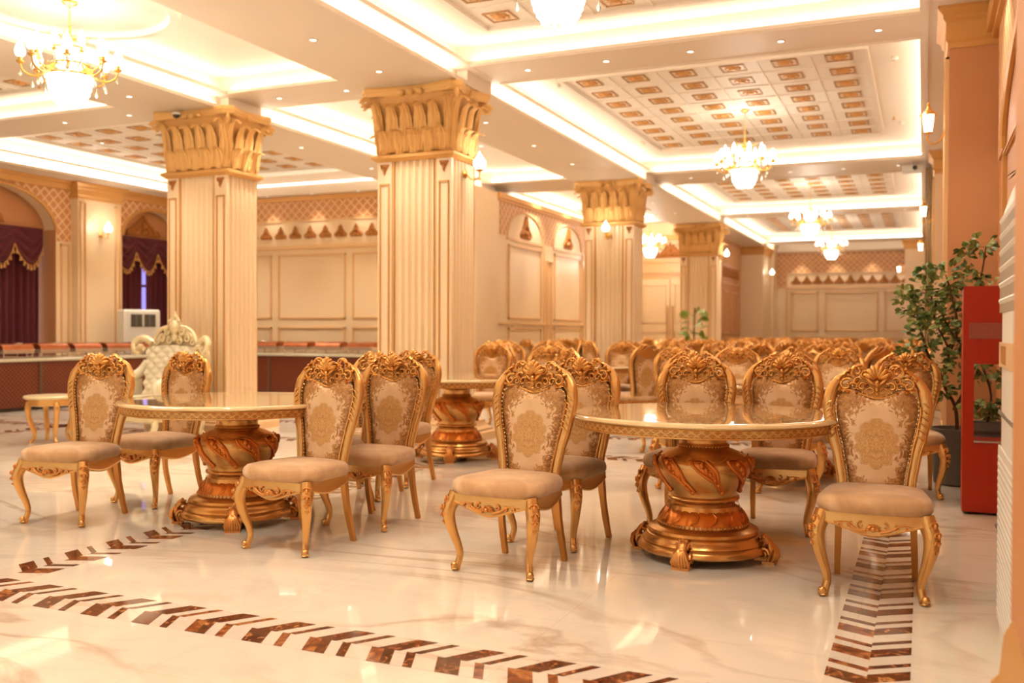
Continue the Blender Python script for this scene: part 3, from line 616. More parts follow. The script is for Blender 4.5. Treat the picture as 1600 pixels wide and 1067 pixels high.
# ------------------------------------------------------------------ banquet chair (front = -y, origin on the floor under the seat)
def interp(T, z):
    for (a, x), (b, y) in zip(T, T[1:]):
        if z <= b: t = max(0, (z-a)/(b-a)); t = t*t*(3-2*t)*.5+t*.5; return x+(y-x)*t
    return T[-1][1]
BL = lambda z: .170+.135*max(0, z-.42)+.02*max(0, z-.8)      # lean of the back
PW = [(.44, .128), (.52, .134), (.66, .158), (.78, .185), (.86, .197), (.92, .194), (.96, .15)]
FWI = [(.40, .160), (.50, .164), (.62, .182), (.74, .212), (.84, .232), (.90, .237), (.96, .224), (1.0, .200), (1.02, .18)]
def chair_parts(lo=False):
    out = []
    NS = 6 if lo else 10
    # cushion: rounded trapezoid with swelling sides
    def outline(k, n=40):
        R = []
        for i in range(n):
            a = 2*pi*i/n; ca, sa = cos(a), sin(a); e = .38
            x = math.copysign(abs(ca)**e, ca); y = math.copysign(abs(sa)**e, sa)
            hw = .262-.045*(y+1)/2; yy = -.035+y*.225-(.022*(1-x*x) if y < 0 else 0)
            R.append((x*hw*k, (yy+.035)*k-.035))
        return R
    g = MB(); prof = [(.90, .412), (1.0, .414), (1.045, .432), (1.05, .450), (1.03, .472), (.97, .488), (.80, .499), (.5, .507), (.15, .510)]
    g.rings([[(x, y, z) for x, y in outline(k, 20 if lo else 40)] for k, z in prof]); out.append(('seat', g, 'suede', 50, None))
    # frame rails
    g = MB()
    def rail(P0, P1, th, drop, n=18):
        vs = []
        R = []
        for i in range(n+1):
            t = i/n; u = abs(2*t-1); zb = .345+.028*(u**3)*1.0-drop*(math.exp(-((2*t-1)/.45)**2)); x = P0[0]+(P1[0]-P0[0])*t; y = P0[1]+(P1[1]-P0[1])*t
            bw = .016*(1-(2*t-1)**2) if drop > .02 else 0
            dx, dy = P1[0]-P0[0], P1[1]-P0[1]; L = hypot(dx, dy); nx, ny = dy/L, -dx/L
            R.append([(x+nx*bw, y+ny*bw, zb), (x+nx*(bw+.004), y+ny*(bw+.004), zb+.008), (x+nx*bw, y+ny*bw, zb+.018), (x+nx*bw, y+ny*bw, .416), (x-nx*th, y-ny*th, .416), (x-nx*th, y-ny*th, zb)])
        g.rings(R)
    rail((-.245, -.258), (.245, -.258), .022, .038); rail((.262, -.24), (.205, .165), .022, .012); rail((-.205, .165), (-.262, -.24), .022, .012); rail((.19, .185), (-.19, .185), .022, .0)
    out.append(('seat_frame', g, 'frame_gold', 30, None))
    if True:
        g = MB(); z = .352; y = -.285
        n = 5 if lo else 7
        for k in range(n):
            a = pi*(k/(n-1)); L = .036; g.tube([(0, y, z), (L*.6*cos(a), y-.008, z-.005+L*.5*sin(a)), (L*cos(a), y-.002, z+L*.75*sin(a)-.008)], [.004, .009, .003], 5)
        g.ball((0, y-.008, z-.004), .014, 6)
        for s in (-1, 1):
            for q, (x0, r) in enumerate(((.055, .017), (.10, .014), (.145, .011))):
                g.tube(spiral(s*x0, .362-.003*q, r, r*.25, pi*.5+s*.4, pi*.5-s*5.0, y+.006+.002*q, n=8 if lo else 12), taper(8 if lo else 12, .006, .003), 5)
            g.tube(cr([(s*.03, y, .335), (s*.075, y+.002, .345), (s*.12, y+.008, .372), (s*.175, y+.014, .368)], 3), taper(9, .007, .003), 5)
        out.append(('carved_ornament', g, 'carve_gold', 60, 'seat_frame'))
    # front legs: cabriole
    for s in (-1, 1):
        g = MB()
        path = [(.226, -.226, .414), (.240, -.240, .365), (.252, -.254, .325), (.250, -.254, .27), (.236, -.238, .20), (.216, -.220, .13), (.208, -.214, .08), (.214, -.222, .04), (.222, -.232, .0)]
        rad = [.034, .036, .035, .031, .025, .020, .0175, .0175, .018]
        P = cr([(s*x, y, z) for x, y, z in path], 2 if lo else 3); k = 2 if lo else 3; R = []
        for i in range(len(P)): j = min(i/k, len(rad)-1.001); a = int(j); R.append(rad[a]+(rad[a+1]-rad[a])*(j-a))
        g.tube(P, R, 8 if lo else 12, up=(s*1, -1, 0), pw=.75)
        g.ball((s*.228, -.240, .026), .021, 8, sz=1.1); g.ball((s*.225, -.236, .012), .024, 8, sz=.5)
        out.append(('leg', g, 'frame_gold', 50, None))
        g = MB(); q = math.sqrt(.5)
        for (r, zz, oo) in ((.017, .375, .252), (.014, .335, .268), (.011, .298, .268), (.008, .262, .262)):
            for s2 in (-1, 1):
                cx, cyy = s*(oo+.008), -(oo+.010)
                P = [(cx+s2*s*q*(r*.9*cos(a)+r*.6)*.9, cyy+s2*q*(r*.9*cos(a)+r*.6)*.9, zz+r*1.1*sin(a)) for a in [pi*1.6*i/8 for i in range(9)]]
                g.tube(P, taper(8, .006, .003), 5)
            g.ball((s*(oo+.014), -(oo+.016), zz), r*.62, 6, sz=1.5)
        out.append(('carved_ornament', g, 'carve_gold', 60, 'leg%d' % s))
    for s in (-1, 1):                              # rear legs
        g = MB(); g.tube(cr([(s*.172, .165, .43), (s*.176, .168, .33), (s*.182, .185, .2), (s*.186, .215, .08), (s*.188, .238, 0)], 3), [.026]*5+[.023]*4+[.021]*4, 4, sq=.85); out.append(('leg', g, 'frame_warm', 20, None))
    # back frame: two stiles sweeping up to scrolled shoulders, and a bottom rail
    g = MB(); zs = [.40+.035*i for i in range(17)]
    for s in (-1, 1):
        P = []; R = []
        for z in zs: P.append((s*interp(FWI, z), BL(z)-.006, z)); R.append(.030+.006*min(1, max(0, (z-.5)/.3)))
        P += [(s*.212, BL(.985), .988), (s*.190, BL(1.01), 1.020), (s*.158, BL(1.03), 1.042), (s*.122, BL(1.03), 1.046), (s*.100, BL(1.01), 1.026), (s*.104, BL(.99), 1.000), (s*.126, BL(.99), .994)]
        R += [.030, .027, .023, .019, .015, .012, .010]
        R = [r*.86 for r in R]
        g.tube(P, R, 8 if lo else 12, sq=.80, up=(0, 1, 0), pw=.8)
        if not lo:                                # inner bead and outer ridge
            g.tube([(s*(interp(PW, z)+.012), BL(z)-.030, z) for z in [.47+.03*i for i in range(15)]], .006, 6)
            g.tube([(s*(interp(FWI, z)+.018), BL(z)-.022, z) for z in zs[1:-1]], .006, 6)
    g.box(-.16, .16, BL(.44)-.015, BL(.44)+.02, .425, .475)
    out.append(('back_frame', g, 'frame_gold', 45, None))
    if not lo:
        g = MB()
        for s in (-1, 1):                          # little leaves down the stiles
            for q in range(6):
                z = .90-.033*q; x = interp(FWI, z)
                g.tube([(s*(x-.018), BL(z)-.034, z+.012), (s*x, BL(z)-.038, z), (s*(x+.012), BL(z)-.030, z-.016)], [.003, .006, .002], 5)
        out.append(('stile_carving', g, 'frame_gold', 60, 'back_frame'))
    # crest: fretwork plate, scrolls and a central shell
    g = MB()
    up = [(-.17, .998), (-.125, 1.018), (-.085, 1.028), (-.055, 1.05), (-.03, 1.07), (0, 1.08)]
    up = up+[(-x, z) for x, z in up[::-1][1:]]
    lo_ = [(.185, .958), (.14, .966), (.085, .952), (.04, .934), (0, .924)]; lo_ = lo_+[(-x, z) for x, z in lo_[::-1][1:]]
    poly = up+lo_; n = len(poly)
    fr = [(x, BL(z)-.006, z) for x, z in poly]; bk = [(x, BL(z)+.012, z) for x, z in poly]
    g.add(fr+bk, [tuple(range(n)), tuple(range(2*n-1, n-1, -1))]+[(i, i+n, (i+1) % n+n, (i+1) % n) for i in range(n)])
    g.k = 1
    def sc(cx, cz, r0, a0, a1, w0, w1, y=-.022, s=1):
        nn = 9 if lo else 18; P = []
        for i in range(nn+1): t = i/nn; r = r0*(1-t)**.85+.004; a = a0+(a1-a0)*t; P.append((s*(cx+r*cos(a)), cz+r*sin(a)))
        g.tube([(x, BL(z)+y-.008*i/nn, z) for i, (x, z) in enumerate(P)], taper(nn, w0, w1), 5 if lo else 7, up=(0, 1, 0))
    for s in (-1, 1):
        for cx, cz, r, a0, a1, w0, w1 in ((.150, .995, .030, 2.2, -4.6, .0095, .005), (.098, 1.062, .026, -.5, 5.6, .009, .005), (.060, 1.045, .024, 3.6, -2.4, .008, .004), (.095, 1.012, .020, 2.6, -3.2, .007, .004),
                                        (.112, .985, .022, 0., 6.0, .007, .004), (.070, .985, .022, 3.1, -3.0, .007, .004), (.030, .962, .018, .5, 5.6, .006, .003)): sc(cx, cz, r, a0, a1, w0, w1, s=s)
        P = [(s*.185, 1.030), (s*.150, 1.062), (s*.125, 1.070), (s*.105, 1.092), (s*.078, 1.094), (s*.060, 1.080)]
        g.tube(cr([(x, BL(z)-.018, z) for x, z in P], 3), taper(15, .009, .004, .012), 6)
        P = [(s*.185, .966), (s*.13, .966), (s*.08, .949), (s*.03, .932), (0, .926)]
        g.tube(cr([(x, BL(z)-.022, z) for x, z in P], 3), .006, 5)
        if not lo:
            for (x, z, dx, dz) in ((.172, 1.015, .026, .016), (.150, 1.036, .018, .024), (.128, 1.062, .012, .022), (.100, 1.075, .006, .022), (.080, 1.066, -.010, .022), (.13, .960, .028, -.002), (.09, 1.008, .018, .010), (.045, 1.000, .018, -.014), (.17, .972, .020, .006), (.092, .958, .016, -.006)):
                g.tube([(s*x, BL(z)-.026, z), (s*(x+dx*.5), BL(z)-.036, z+dz*.6), (s*(x+dx), BL(z)-.024, z+dz)], [.004, .009, .002], 5)
    nl = 5 if lo else 7                            # shell
    for k in range(nl):
        q = (k-(nl-1)/2)/((nl-1)/2); a = pi*.5-q*1.02; L = .100*(1-.20*abs(q)); cx, cz = 0, 1.018
        P = [(cx+.74*L*t*cos(a)*(1+.35*t*abs(q)), BL(cz)+.06*L*t-.024-.030*sin(pi*min(t*.85, 1)), cz+L*t*sin(a)-.014*t**4) for t in (0, .25, .5, .75, .92, 1.0)]
        g.tube(P, [.005, .009, .0135, .0155, .012, .006], 7)
    for s in (-1, 1): g.tube([(s*.010, BL(1.0)-.04, .995), (s*.030, BL(1.02)-.050, 1.012), (s*.050, BL(1.05)-.046, 1.034), (s*.066, BL(1.06)-.034, 1.030)], [.005, .009, .008, .003], 6)
    g.ball((0, BL(1.01)-.046, 1.004), .015, 8, sz=1.3); g.ball((0, BL(.98)-.040, .975), .011, 8, sz=1.4); g.ball((0, BL(.95)-.034, .950), .009, 8)
    out.append(('crest', g, ['frame_warm', 'crest_gold'], 60, None))  # plate in darker gold, recess shade behind the scrolls put into its colour
    # upholstered panel
    g = MB(); nu, nv = (10, 12) if lo else (22, 26)
    def pad(u, v, back=False):
        a = 2*u-1; zt = .928+.062*(min(abs(a)/.62, 1)**1.5)-.055*max(0, abs(a)-.62)**1.5/.235
        z = .455+(zt-.455)*v; hw = interp(PW, min(z, .93)); x = a*hw
        if v > .93: x = a*interp(PW, .455+(.93)*(zt-.455)+0) if False else x
        e = (1-abs(a)**5)*(1-(2*v-1)**12)
        return (x, BL(z)-.010-(.030*e if not back else -.028-.006*e), z)
    g.grid(lambda u, v: pad(u, v), nu, nv); g.grid(lambda u, v: pad(1-u, v, True), nu, nv)
    out.append(('backrest', g, 'damask', 60, None))
    if not lo:
        g = MB()
        pts = [pad(0, i/22) for i in range(23)]+[pad(i/16, 1) for i in range(1, 16)]+[pad(1, 1-i/22) for i in range(23)]
        for p in pts: g.ball((p[0]*1.012, p[1]-.012, p[2]), .0056, 6, sy=.7)
        out.append(('nail_trim', g, 'nail_brass', 80, 'backrest'))
    return out
CHP = chair_parts(False); CH_MESH = [(n, g.mesh(n if not n.startswith('leg') else 'leg', [m] if isinstance(m, str) else m, sm, True), par) for n, g, m, sm, par in CHP]
def make_chair():
    t = thing('banquet_chair', 'gold banquet chair', 'chair'); D = {}; nl = 0
    for n, me, par in CH_MESH:
        if par and par.startswith('leg'): P = D['legL' if par == 'leg-1' else 'legR']
        elif par: P = D[par]
        else: P = t
        o = link(n, me, P); D[n] = o
        if n == 'leg': nl += 1; D['legL' if nl == 1 else ('legR' if nl == 2 else 'legX')] = o
    return t
# simpler single-mesh copy for the distant rows
g = MB(); MN = ['suede', 'frame_gold', 'carve_gold', 'frame_warm', 'damask', 'crest_gold']
for n, q, m, sm, par in chair_parts(True):
    m = m if isinstance(m, str) else m[1]; g.k = MN.index(m); g.add(q.v, q.f)
CH_LO = g.mesh('banquet_chair', MN, 50)

# ------------------------------------------------------------------ banquet table
def table_parts():
    out = []
    g = MB(); g.lathe([(.02, .786), (.735, .786), (.748, .789), (.752, .795), (.748, .805), (.735, .811), (.70, .812), (.02, .812)], 96); out.append(('tabletop', g, 'table_top', 30))
    g = MB(); g.lathe([(.66, .732), (.722, .732), (.729, .735), (.729, .741), (.722, .744)], 96); g.lathe([(.722, .776), (.730, .779), (.734, .785), (.70, .787)], 96); out.append(('apron_rim', g, 'frame_gold', 40))
    g = MB(); g.lathe([(.722, .742), (.722, .778)], 96, cap=False); g.lathe([(.65, .732), (.65, .787)], 48, cap=False); out.append(('apron', g, 'apron_carved', 40))
    sw = lambda a, z: 1+(.036*abs(sin(4*(a-.2-(.565-z)*3.4)))**.8-.020)*math.exp(-((z-.46)/.085)**2)
    g = MB(); g.lathe([(.30, .786), (.29, .735), (.17, .72), (.150, .70), (.135, .68), (.132, .645), (.14, .635), (.135, .625), (.15, .612), (.20, .592), (.240, .572), (.258, .548), (.262, .52), (.255, .485), (.24, .455), (.222, .42), (.204, .39), (.192, .368), (.19, .352), (.20, .345), (.203, .335), (.198, .325), (.182, .318), (.176, .305), (.180, .290), (.20, .27)], 96, mod=sw); out.append(('pedestal', g, 'table_gold', 40))
    g = MB()
    for k in range(48):
        a = 2*pi*k/48; g.ball((.140*cos(a), .140*sin(a), .628), .0075, 5)
    out.append(('beading', g, 'table_gold', 60)); g = MB()
    for k in range(64): a = 2*pi*k/64; g.ball((.252*cos(a), .252*sin(a), .197), .0085, 5)
    out.append(('rope_moulding', g, 'table_gold', 60))
    g = MB()                                      # swirled cartouches on the urn
    def urn(z): return interp([(.36, .192), (.39, .206), (.42, .224), (.455, .242), (.485, .257), (.52, .265), (.55, .262), (.58, .235)], z)
    for k in range(8):
        a0 = 2*pi*k/8+.2
        def pt(u, w_, a0=a0): z = .565-.185*u; a = a0+.63*u+w_; r = urn(z)*.995+.004; return (r*cos(a), r*sin(a), z)
        for w_ in (-1, 1):
            g.tube([pt(u, w_*(.17*sin(pi*min(1, u*1.3+.2))*(1-u*.65)+.05)) for u in [i/12 for i in range(13)]], taper(12, .008, .007, .012), 6)
        g.tube([pt(.02+.06*sin(t), .12*cos(t)) for t in [pi+pi*i/6 for i in range(7)]], .007, 6)
        def fill(p, q):
            w_ = (2*p-1)*(.17*sin(pi*min(1, q*1.3+.2))*(1-q*.65)+.05)*.9; P_ = pt(q*.97, w_); k_ = 1+.022*(1-(2*p-1)**2); return (P_[0]*k_, P_[1]*k_, P_[2])
        g.grid(fill, 8, 14)
        g.tube([pt(.06+.40*(i/14), .085*(1-i/20)*sin(i*1.1)) for i in range(15)], .007, 6)
        for u, r in ((.10, .016), (.24, .015), (.38, .012), (.55, .011), (.72, .010)):
            c = pt(u, 0); g.ball((c[0]*1.02, c[1]*1.02, c[2]), r, 8, sz=1.3)
        c = pt(.97, 0); g.ball(c, .016, 8)
        P = [pt(.0, .17+.44*t) for t in [i/6 for i in range(7)]]; g.tube([(p[0]*.985, p[1]*.985, p[2]+.014-.024*sin(pi*i/6)) for i, p in enumerate(P)], .004, 6)
    out.append(('urn_carving', g, 'urn_orange', 60))
    g = MB(); lf = lambda a, z: 1+.03*abs(sin(14*a+z*60))
    g.lathe([(.185, .285), (.205, .278), (.222, .255), (.238, .222), (.246, .205)], 112, mod=lf, cap=False)
    for k in range(14):
        a = 2*pi*k/14; P = [((.190+.06*t)*cos(a+.18*sin(3*t)), (.190+.06*t)*sin(a+.18*sin(3*t)), .285-.075*t) for t in (0, .25, .5, .75, 1)]; g.tube(P, [.006, .014, .016, .012, .005], 6)
    out.append(('leaf_band', g, 'urn_orange', 50))
    g = MB(); g.lathe([(.20, .30), (.235, .212), (.25, .206), (.254, .190), (.25, .186), (.262, .182), (.285, .176), (.305, .166), (.312, .152), (.305, .144), (.318, .138), (.322, .126), (.335, .116), (.345, .100), (.340, .094), (.352, .086), (.362, .074), (.366, .058), (.358, .048), (.30, .046), (.05, .046)], 96); out.append(('base', g, 'table_gold', 35))
    g = MB()                                      # one shell foot, at angle 0
    body = cr([(.325, 0, .135), (.350, 0, .140), (.376, 0, .112), (.388, 0, .075), (.380, 0, .035), (.372, 0, .012)], 3)
    g.tube(body, [.018]*4+[.026]*4+[.034]*4+[.030]*4, 10, sq=.7, up=(1, 0, .2))
    for k in range(7):                             # fan of lobes on the front
        q = (k-3)/3; g.tube([(.398-.006*abs(q), q*.012, .105), (.424-.014*abs(q), q*.028, .076), (.428-.018*abs(q), q*.042, .042), (.408-.012*abs(q), q*.038, .014)], [.005, .0095, .0105, .007], 6)
    for s in (-1, 1):
        g.tube([(.352+(.030-.0016*i)*cos(a), s*.040, .055+(.034-.0018*i)*sin(a)) for i, a in enumerate([pi*3*i/15 for i in range(16)])], taper(15, .011, .006), 7, up=(0, 1, 0))
        g.tube([(.33, s*.022, .120), (.352, s*.030, .128), (.372, s*.024, .110), (.362, s*.020, .095)], [.006, .010, .009, .004], 6)
    for k in (-1, 0, 1): g.ball((.350, k*.016, .150-.006*abs(k)), .012, 8)
    g.box(.345, .412, -.044, .044, 0, .014); g.box(.30, .37, -.024, .024, .012, .07)
    out.append(('foot', g, 'carve_gold', 50))
    return out
TBM = [(n, g.mesh(n, [m], sm)) for n, g, m, sm in table_parts()]
def make_table():
    t = thing('banquet_table', 'round gold pedestal banquet table', 'table'); P = {}
    for n, me in TBM:
        par = {'beading': 'pedestal', 'rope_moulding': 'pedestal', 'urn_carving': 'pedestal', 'leaf_band': 'pedestal', 'apron_rim': 'apron'}.get(n)
        if n == 'foot':
            for k in range(4): fo = link(n, me, t); fo.rotation_euler = (0, 0, k*pi/2); fo.scale = (1., 1.08, 1.0)
        elif n == 'apron_rim': tmp = (n, me)
        else: P[n] = link(n, me, P[par] if par else t)
        if n == 'apron': link('rim', tmp[1], P['apron'])
    return t
tb0 = make_table(); first = [True, True]
def table(x, y, rz, label, group=None): o = place(tb0, first[0], (x, y, 0), rz, label, group); first[0] = False; return o
table(-1.14, 5.39, radians(-95), 'round gold pedestal table in front, the one the right-hand foreground chairs surround')
table(-4.19, 5.10, radians(-55), 'round gold pedestal table standing behind the two left foreground chairs')
table(-4.26, 8.49, radians(-73), 'round gold pedestal table before the nearest big column')
table(-1.12, 8.75, radians(-80), 'round gold pedestal table just behind the foreground table on the right')
ch0 = make_chair()
def chair(x, y, rz, label, group=None): o = place(ch0, first[1], (x, y, 0), radians(rz), label, group); first[1] = False; return o
NEAR = [
 (-.212, 5.03, 1, 'gold damask chair nearest the camera, straddling the dark inlaid floor strip'),
 (-2.02, 4.72, -6, 'gold damask chair turned out from the right foreground table, at its left'),
 (-3.355, 4.67, -6, 'gold damask chair in front of the left table, its seat over the bare marble'),
 (-5.20, 4.71, 8, 'gold damask chair at the far left of the foreground, partly turned aside'),
 (-3.32, 5.42, -2, 'gold chair with a brown shaded seat, beside the front chair of the left table'),
 (-2.00, 5.42, -12, 'gold chair half hidden behind the chair left of the right foreground table'),
 (-1.385, 6.12, 2, 'gold chair facing us across the glossy table top, left one of the pair'),
 (-.865, 6.36, 0, 'gold chair facing us across the glossy table top, right one of the pair'),
 (-5.17, 5.44, -8, 'gold chair behind the left table, in front of the cream throne armchair'),
 (-3.84, 5.80, -58, 'gold chair turned to the left table, its back half hidden behind the front chair'),
 (-3.94, 6.30, 4, 'gold chair whose crest alone shows between the two crests of the left table pair'),
 (-4.02, 6.95, -4, 'pale gold crest rising right behind the paired chairs, against the big column'),
 (-.11, 8.12, 4, 'gold chair at the right, peeking over the nearest chair beside the green tree'),
 (-1.75, 7.75, 6, 'gold chair back showing just left behind the pair at the glossy table'),
 (-.99, 7.9, 8, 'gold chair crest showing directly behind the right chair of the pair'),
 (-.78, 9.9, 0, 'pale backed gold chair beyond the second right table, facing us'),
 (-1.75, 9.95, 12, 'gold chair beyond the second right table, nearer the aisle'),
 (-2.45, 9.9, -4, 'upright gold chair whose whole pale back shows left of the glossy table pair'),
 (-4.98, 10.74, 6, 'pale gold chair against the plain pier, directly right of the big column'),
 (-3.75, 9.55, 4, 'pale gold chair behind the column table, second to the right of the big column'),
 (-3.45, 8.85, -40, 'gold chair at the right side of the table by the big column'),
 (-5.25, 12.0, 20, 'gold crest peeking between the two pale chairs right of the big column'),
]
for c in NEAR: chair(*c)
# middle and far rows: tables with rings of chairs filling the long bay
ORD = ['first', 'second', 'third', 'fourth', 'fifth', 'sixth', 'seventh', 'eighth', 'ninth', 'tenth']
rnd = random.Random(11); nfar = 0; firstlo = None
farspots = []
for j, ty in enumerate((12.2, 15.4, 18.6, 21.8, 25.0, 28.2, 31.2)):
    for i, tx in enumerate((-1.25, -4.0 if j else -4.05, -6.6)):
        if i == 2 and (ty < 12.5 or 16 < ty < 18 or ty > 24.5): continue
        if i == 1 and j in (2, 4): tx = -3.6
        if i == 0 and j == 6: tx = -1.6
        table(tx, ty, rnd.random(), 'round gold table among crowded chairs, %s, %s row' % (['right wall side', 'middle of the long bay', 'aisle beyond the columns'][i], ORD[j+2]), 'tables among the crowded chairs')
        nk = 8 if j < 2 and i < 2 else 9
        for k in range(nk):
            a = 2*pi*(k+rnd.uniform(-.1, .1))/nk; r = 1.0+rnd.uniform(-.03, .08); x, y = tx+r*cos(a), ty+r*sin(a)
            if x > -.08 or x < -7.45 or abs(x+5.315) < .95 and min(abs(y-q) for q in (9.8, 17.1, 24.7)) < .85: continue
            if x < -4.3 and y > 30.8 or x > -.9 and y > 30.4 or hypot(x+4.78, y-21.6) < .55: continue
            if any(hypot(x-q[0], y-q[1]) < .56 for q in farspots) or any(hypot(x-q[0], y-q[1]) < .6 for q in NEAR): continue
            farspots.append((x, y, a-pi/2+rnd.uniform(-.1, .1), i, j, k))
SIDE = ['right side', 'far right side', 'far side', 'far left side', 'left side', 'near left side', 'near side', 'near right side']
for x, y, a, i, j, k in farspots:                  # each faces its table
    if j < 2 and i < 2:
        chair(x, y, math.degrees(a), 'gold chair, %s of the %s crowded table %s' % (SIDE[k], ORD[j], 'toward the right wall' if i == 0 else 'mid bay'), 'chairs of the nearer crowded tables')
    else:
        o = link('banquet_chair', CH_LO, None, (x, y, 0), a); tag(o, ['tiny blurred gold chair in the far rows toward the right wall', 'tiny blurred gold chair in the far rows of the long bay', 'tiny blurred gold chair in the rows under the aisle beam'][i], 'chair', ['far chairs by the right wall', 'far chairs in the long bay', 'far chairs in the aisle'][i], 'thing')

# ------------------------------------------------------------------ chandeliers (origin at the ceiling)
def chandelier_meshes():
    D = {}
    g = MB(); g.lathe([(.01, 0), (.07, 0), (.065, -.02), (.02, -.045)], 20); D['ceiling_rose'] = g.mesh('ceiling_rose', ['brass'])
    g = MB()
    for k in range(6):                            # crown of leaves, ring bands, candle cups
        a = 2*pi*k/6; g.tube(cr([(.02*cos(a), .02*sin(a), .30), (.07*cos(a), .07*sin(a), .33), (.14*cos(a), .14*sin(a), .31), (.17*cos(a), .17*sin(a), .345)], 3), taper(9, .006, .004), 5)
    for r, z in ((.13, .21), (.15, .07), (.19, -.03), (.12, -.01)): g.tube([(r*cos(2*pi*i/32), r*sin(2*pi*i/32), z) for i in range(33)], .009, 6)
    g.tube([(0, 0, .42), (0, 0, -.3)], .012, 8); g.lathe([(.01, .31), (.06, .30), (.07, .27), (.03, .25)], 20); D['frame'] = g.mesh('frame', ['brass'])
    g = MB()
    P = [(.14, 0, .06), (.20, 0, -.02), (.29, 0, -.055), (.37, 0, -.02), (.395, 0, .045)]
    g.tube(cr(P, 4), taper(16, .011, .008), 6); g.lathe([(.006, .04), (.032, .055), (.036, .065), (.016, .07), (.018, .10)], 12, (.395, 0, 0)); g.tube(spiral(.26, -.02, .03, .008, pi*1.2, pi*3, n=10), .005, 5); D['arm'] = g.mesh('arm', ['brass'])
    g = MB(); fl = lambda a, z: 1+.10*cos(5*a)*max(0, (z-.02)/.12)
    g.lathe([(.016, 0), (.034, .012), (.043, .035), (.044, .06), (.034, .095), (.018, .125), (.004, .15)], 15, (0, 0, 0), mod=fl); D['shade'] = g.mesh('shade', ['chandelier_glow'])
    g = MB()
    for t in range(6):                            # tiers of crystal drops forming a basket
        z = -.05-.042*t; r = .175*math.sqrt(max(0, 1-(t/6.3)**2)); n = max(6, int(r*130))
        for k in range(n): a = 2*pi*(k+.5*(t % 2))/n; g.ball((r*cos(a), r*sin(a), z), .0165, 5, sz=1.7)
    g.lathe([(.02, -.285), (.09, -.25), (.15, -.16), (.17, -.06), (.165, -.04)], 18); D['crystal_basket'] = g.mesh('crystal_basket', ['chandelier_glow'], 0)
    g = MB()
    for t in range(4):
        for k in range(20): a = 2*pi*(k+.5*(t % 2))/20; g.ball((.115*cos(a), .115*sin(a), .195-.04*t), .015, 5, sz=1.6)
    g.lathe([(.10, .04), (.105, .2)], 18); D['crystal_drum'] = g.mesh('crystal_drum', ['chandelier_glow'], 0)
    g = MB(); g.tube([(0, 0, 0), (0, 0, -.05)], .002, 4); g.lathe([(.001, -.045), (.006, -.055), (.016, -.085), (.012, -.10), (.002, -.108)], 8); D['pendant'] = g.mesh('crystal_pendant', ['crystal'], 0)
    return D
CD = chandelier_meshes()
def chandelier(x, y, zc, ztop, label, rz=0.):
    t = thing('chandelier', label, 'chandelier', (x, y, ztop), rz); dz = zc-ztop
    link('ceiling_rose', CD['ceiling_rose'], t)
    g = MB(); n = max(3, int((ztop-zc-.40)/.035))
    for k in range(n):
        z = -.04-k*.035; M = Matrix.Translation((0, 0, z)) @ Matrix.Rotation(pi/2*(k % 2), 4, 'Z')
        g.tube([(.010*cos(a), 0, .022*sin(a)) for a in [2*pi*i/8 for i in range(9)]], .0035, 4, M=M, cap=False)
    obj('chain', g, 'brass', t, 50); fr = link('frame', CD['frame'], t, (0, 0, dz))
    link('crystal_basket', CD['crystal_basket'], t, (0, 0, dz)); link('crystal_drum', CD['crystal_drum'], t, (0, 0, dz))
    for k in range(16):
        a = 2*pi*k/16; s = 1. if k % 2 == 0 else .70; up = 0 if k % 2 == 0 else .075
        am = link('arm', CD['arm'], t, (0, 0, dz+up), a); am.scale = (s, s, 1)
        link('shade', CD['shade'], am, (.395, 0, .10))
        link('crystal_pendant', CD['pendant'], am, (.395, 0, .04)); link('crystal_pendant', CD['pendant'], am, (.30, 0, -.055))
    lights('chandelier_lamp', 'POINT', (0, 0, dz-.42), LIGHT['chand'], t, size=.14)
    lights('chandelier_lamp', 'POINT', (0, 0, dz+.42), LIGHT['chand']*.35, t, size=.2)
chandelier(-6.99, 6.25, 3.55, 4.18, 'glowing crystal chandelier hanging from the round ceiling disc')
chandelier(-2.24, 5.95, 3.59, 4.45, 'crystal chandelier cut off by the top edge, under the nearest coffered tray')
chandelier(-2.37, 13.9, 3.62, 4.45, 'crystal chandelier under the middle coffered tray')
chandelier(-2.24, 21.3, 3.60, 4.45, 'small distant chandelier, the upper of the two in front of the end wall')
chandelier(-2.41, 28.5, 3.62, 4.45, 'small distant chandelier, the lower of the two in front of the end wall')
chandelier(-6.8, 25.2, 3.56, 4.45, 'distant chandelier glowing beside the double doors, between two columns')
# wall lamps
g = MB(); g.lathe([(.005, .0), (.05, .004), (.052, .012), (.02, .03), (.0, .034)], 16, M=Matrix.Rotation(pi/2, 4, 'X'))
g.tube(cr([(0, -.03, 0), (0, -.10, -.07), (0, -.18, -.05), (0, -.19, .02)], 4), .010, 6); g.lathe([(.01, .015), (.04, .03), (.045, .045), (.02, .05)], 12, (0, -.19, 0)); g.ball((0, -.19, -.06), .015, 8); SB = g.mesh('bracket', ['brass'])
g = MB(); g.lathe([(.02, 0), (.05, .02), (.068, .06), (.062, .10), (.04, .13), (.015, .17), (.003, .20)], 14, mod=lambda a, z: 1+.08*cos(7*a)); SG = g.mesh('shade', ['lamp_glow'])
g = MB(); g.lathe([(.006, .0), (.055, .005), (.06, .015), (.02, .03)], 16, M=Matrix.Rotation(pi/2, 4, 'X'))
g.tube(cr([(0, -.02, -.02), (0, -.06, -.13), (0, -.13, -.17), (0, -.18, -.12), (0, -.17, -.07)], 4), .008, 6); LB = g.mesh('bracket', ['brass'])
g = MB()
for k in range(6):
    a = 2*pi*k/6; g.tube([(.042*cos(a), .042*sin(a), -.06), (.062*cos(a), .062*sin(a), .10)], .005, 4)
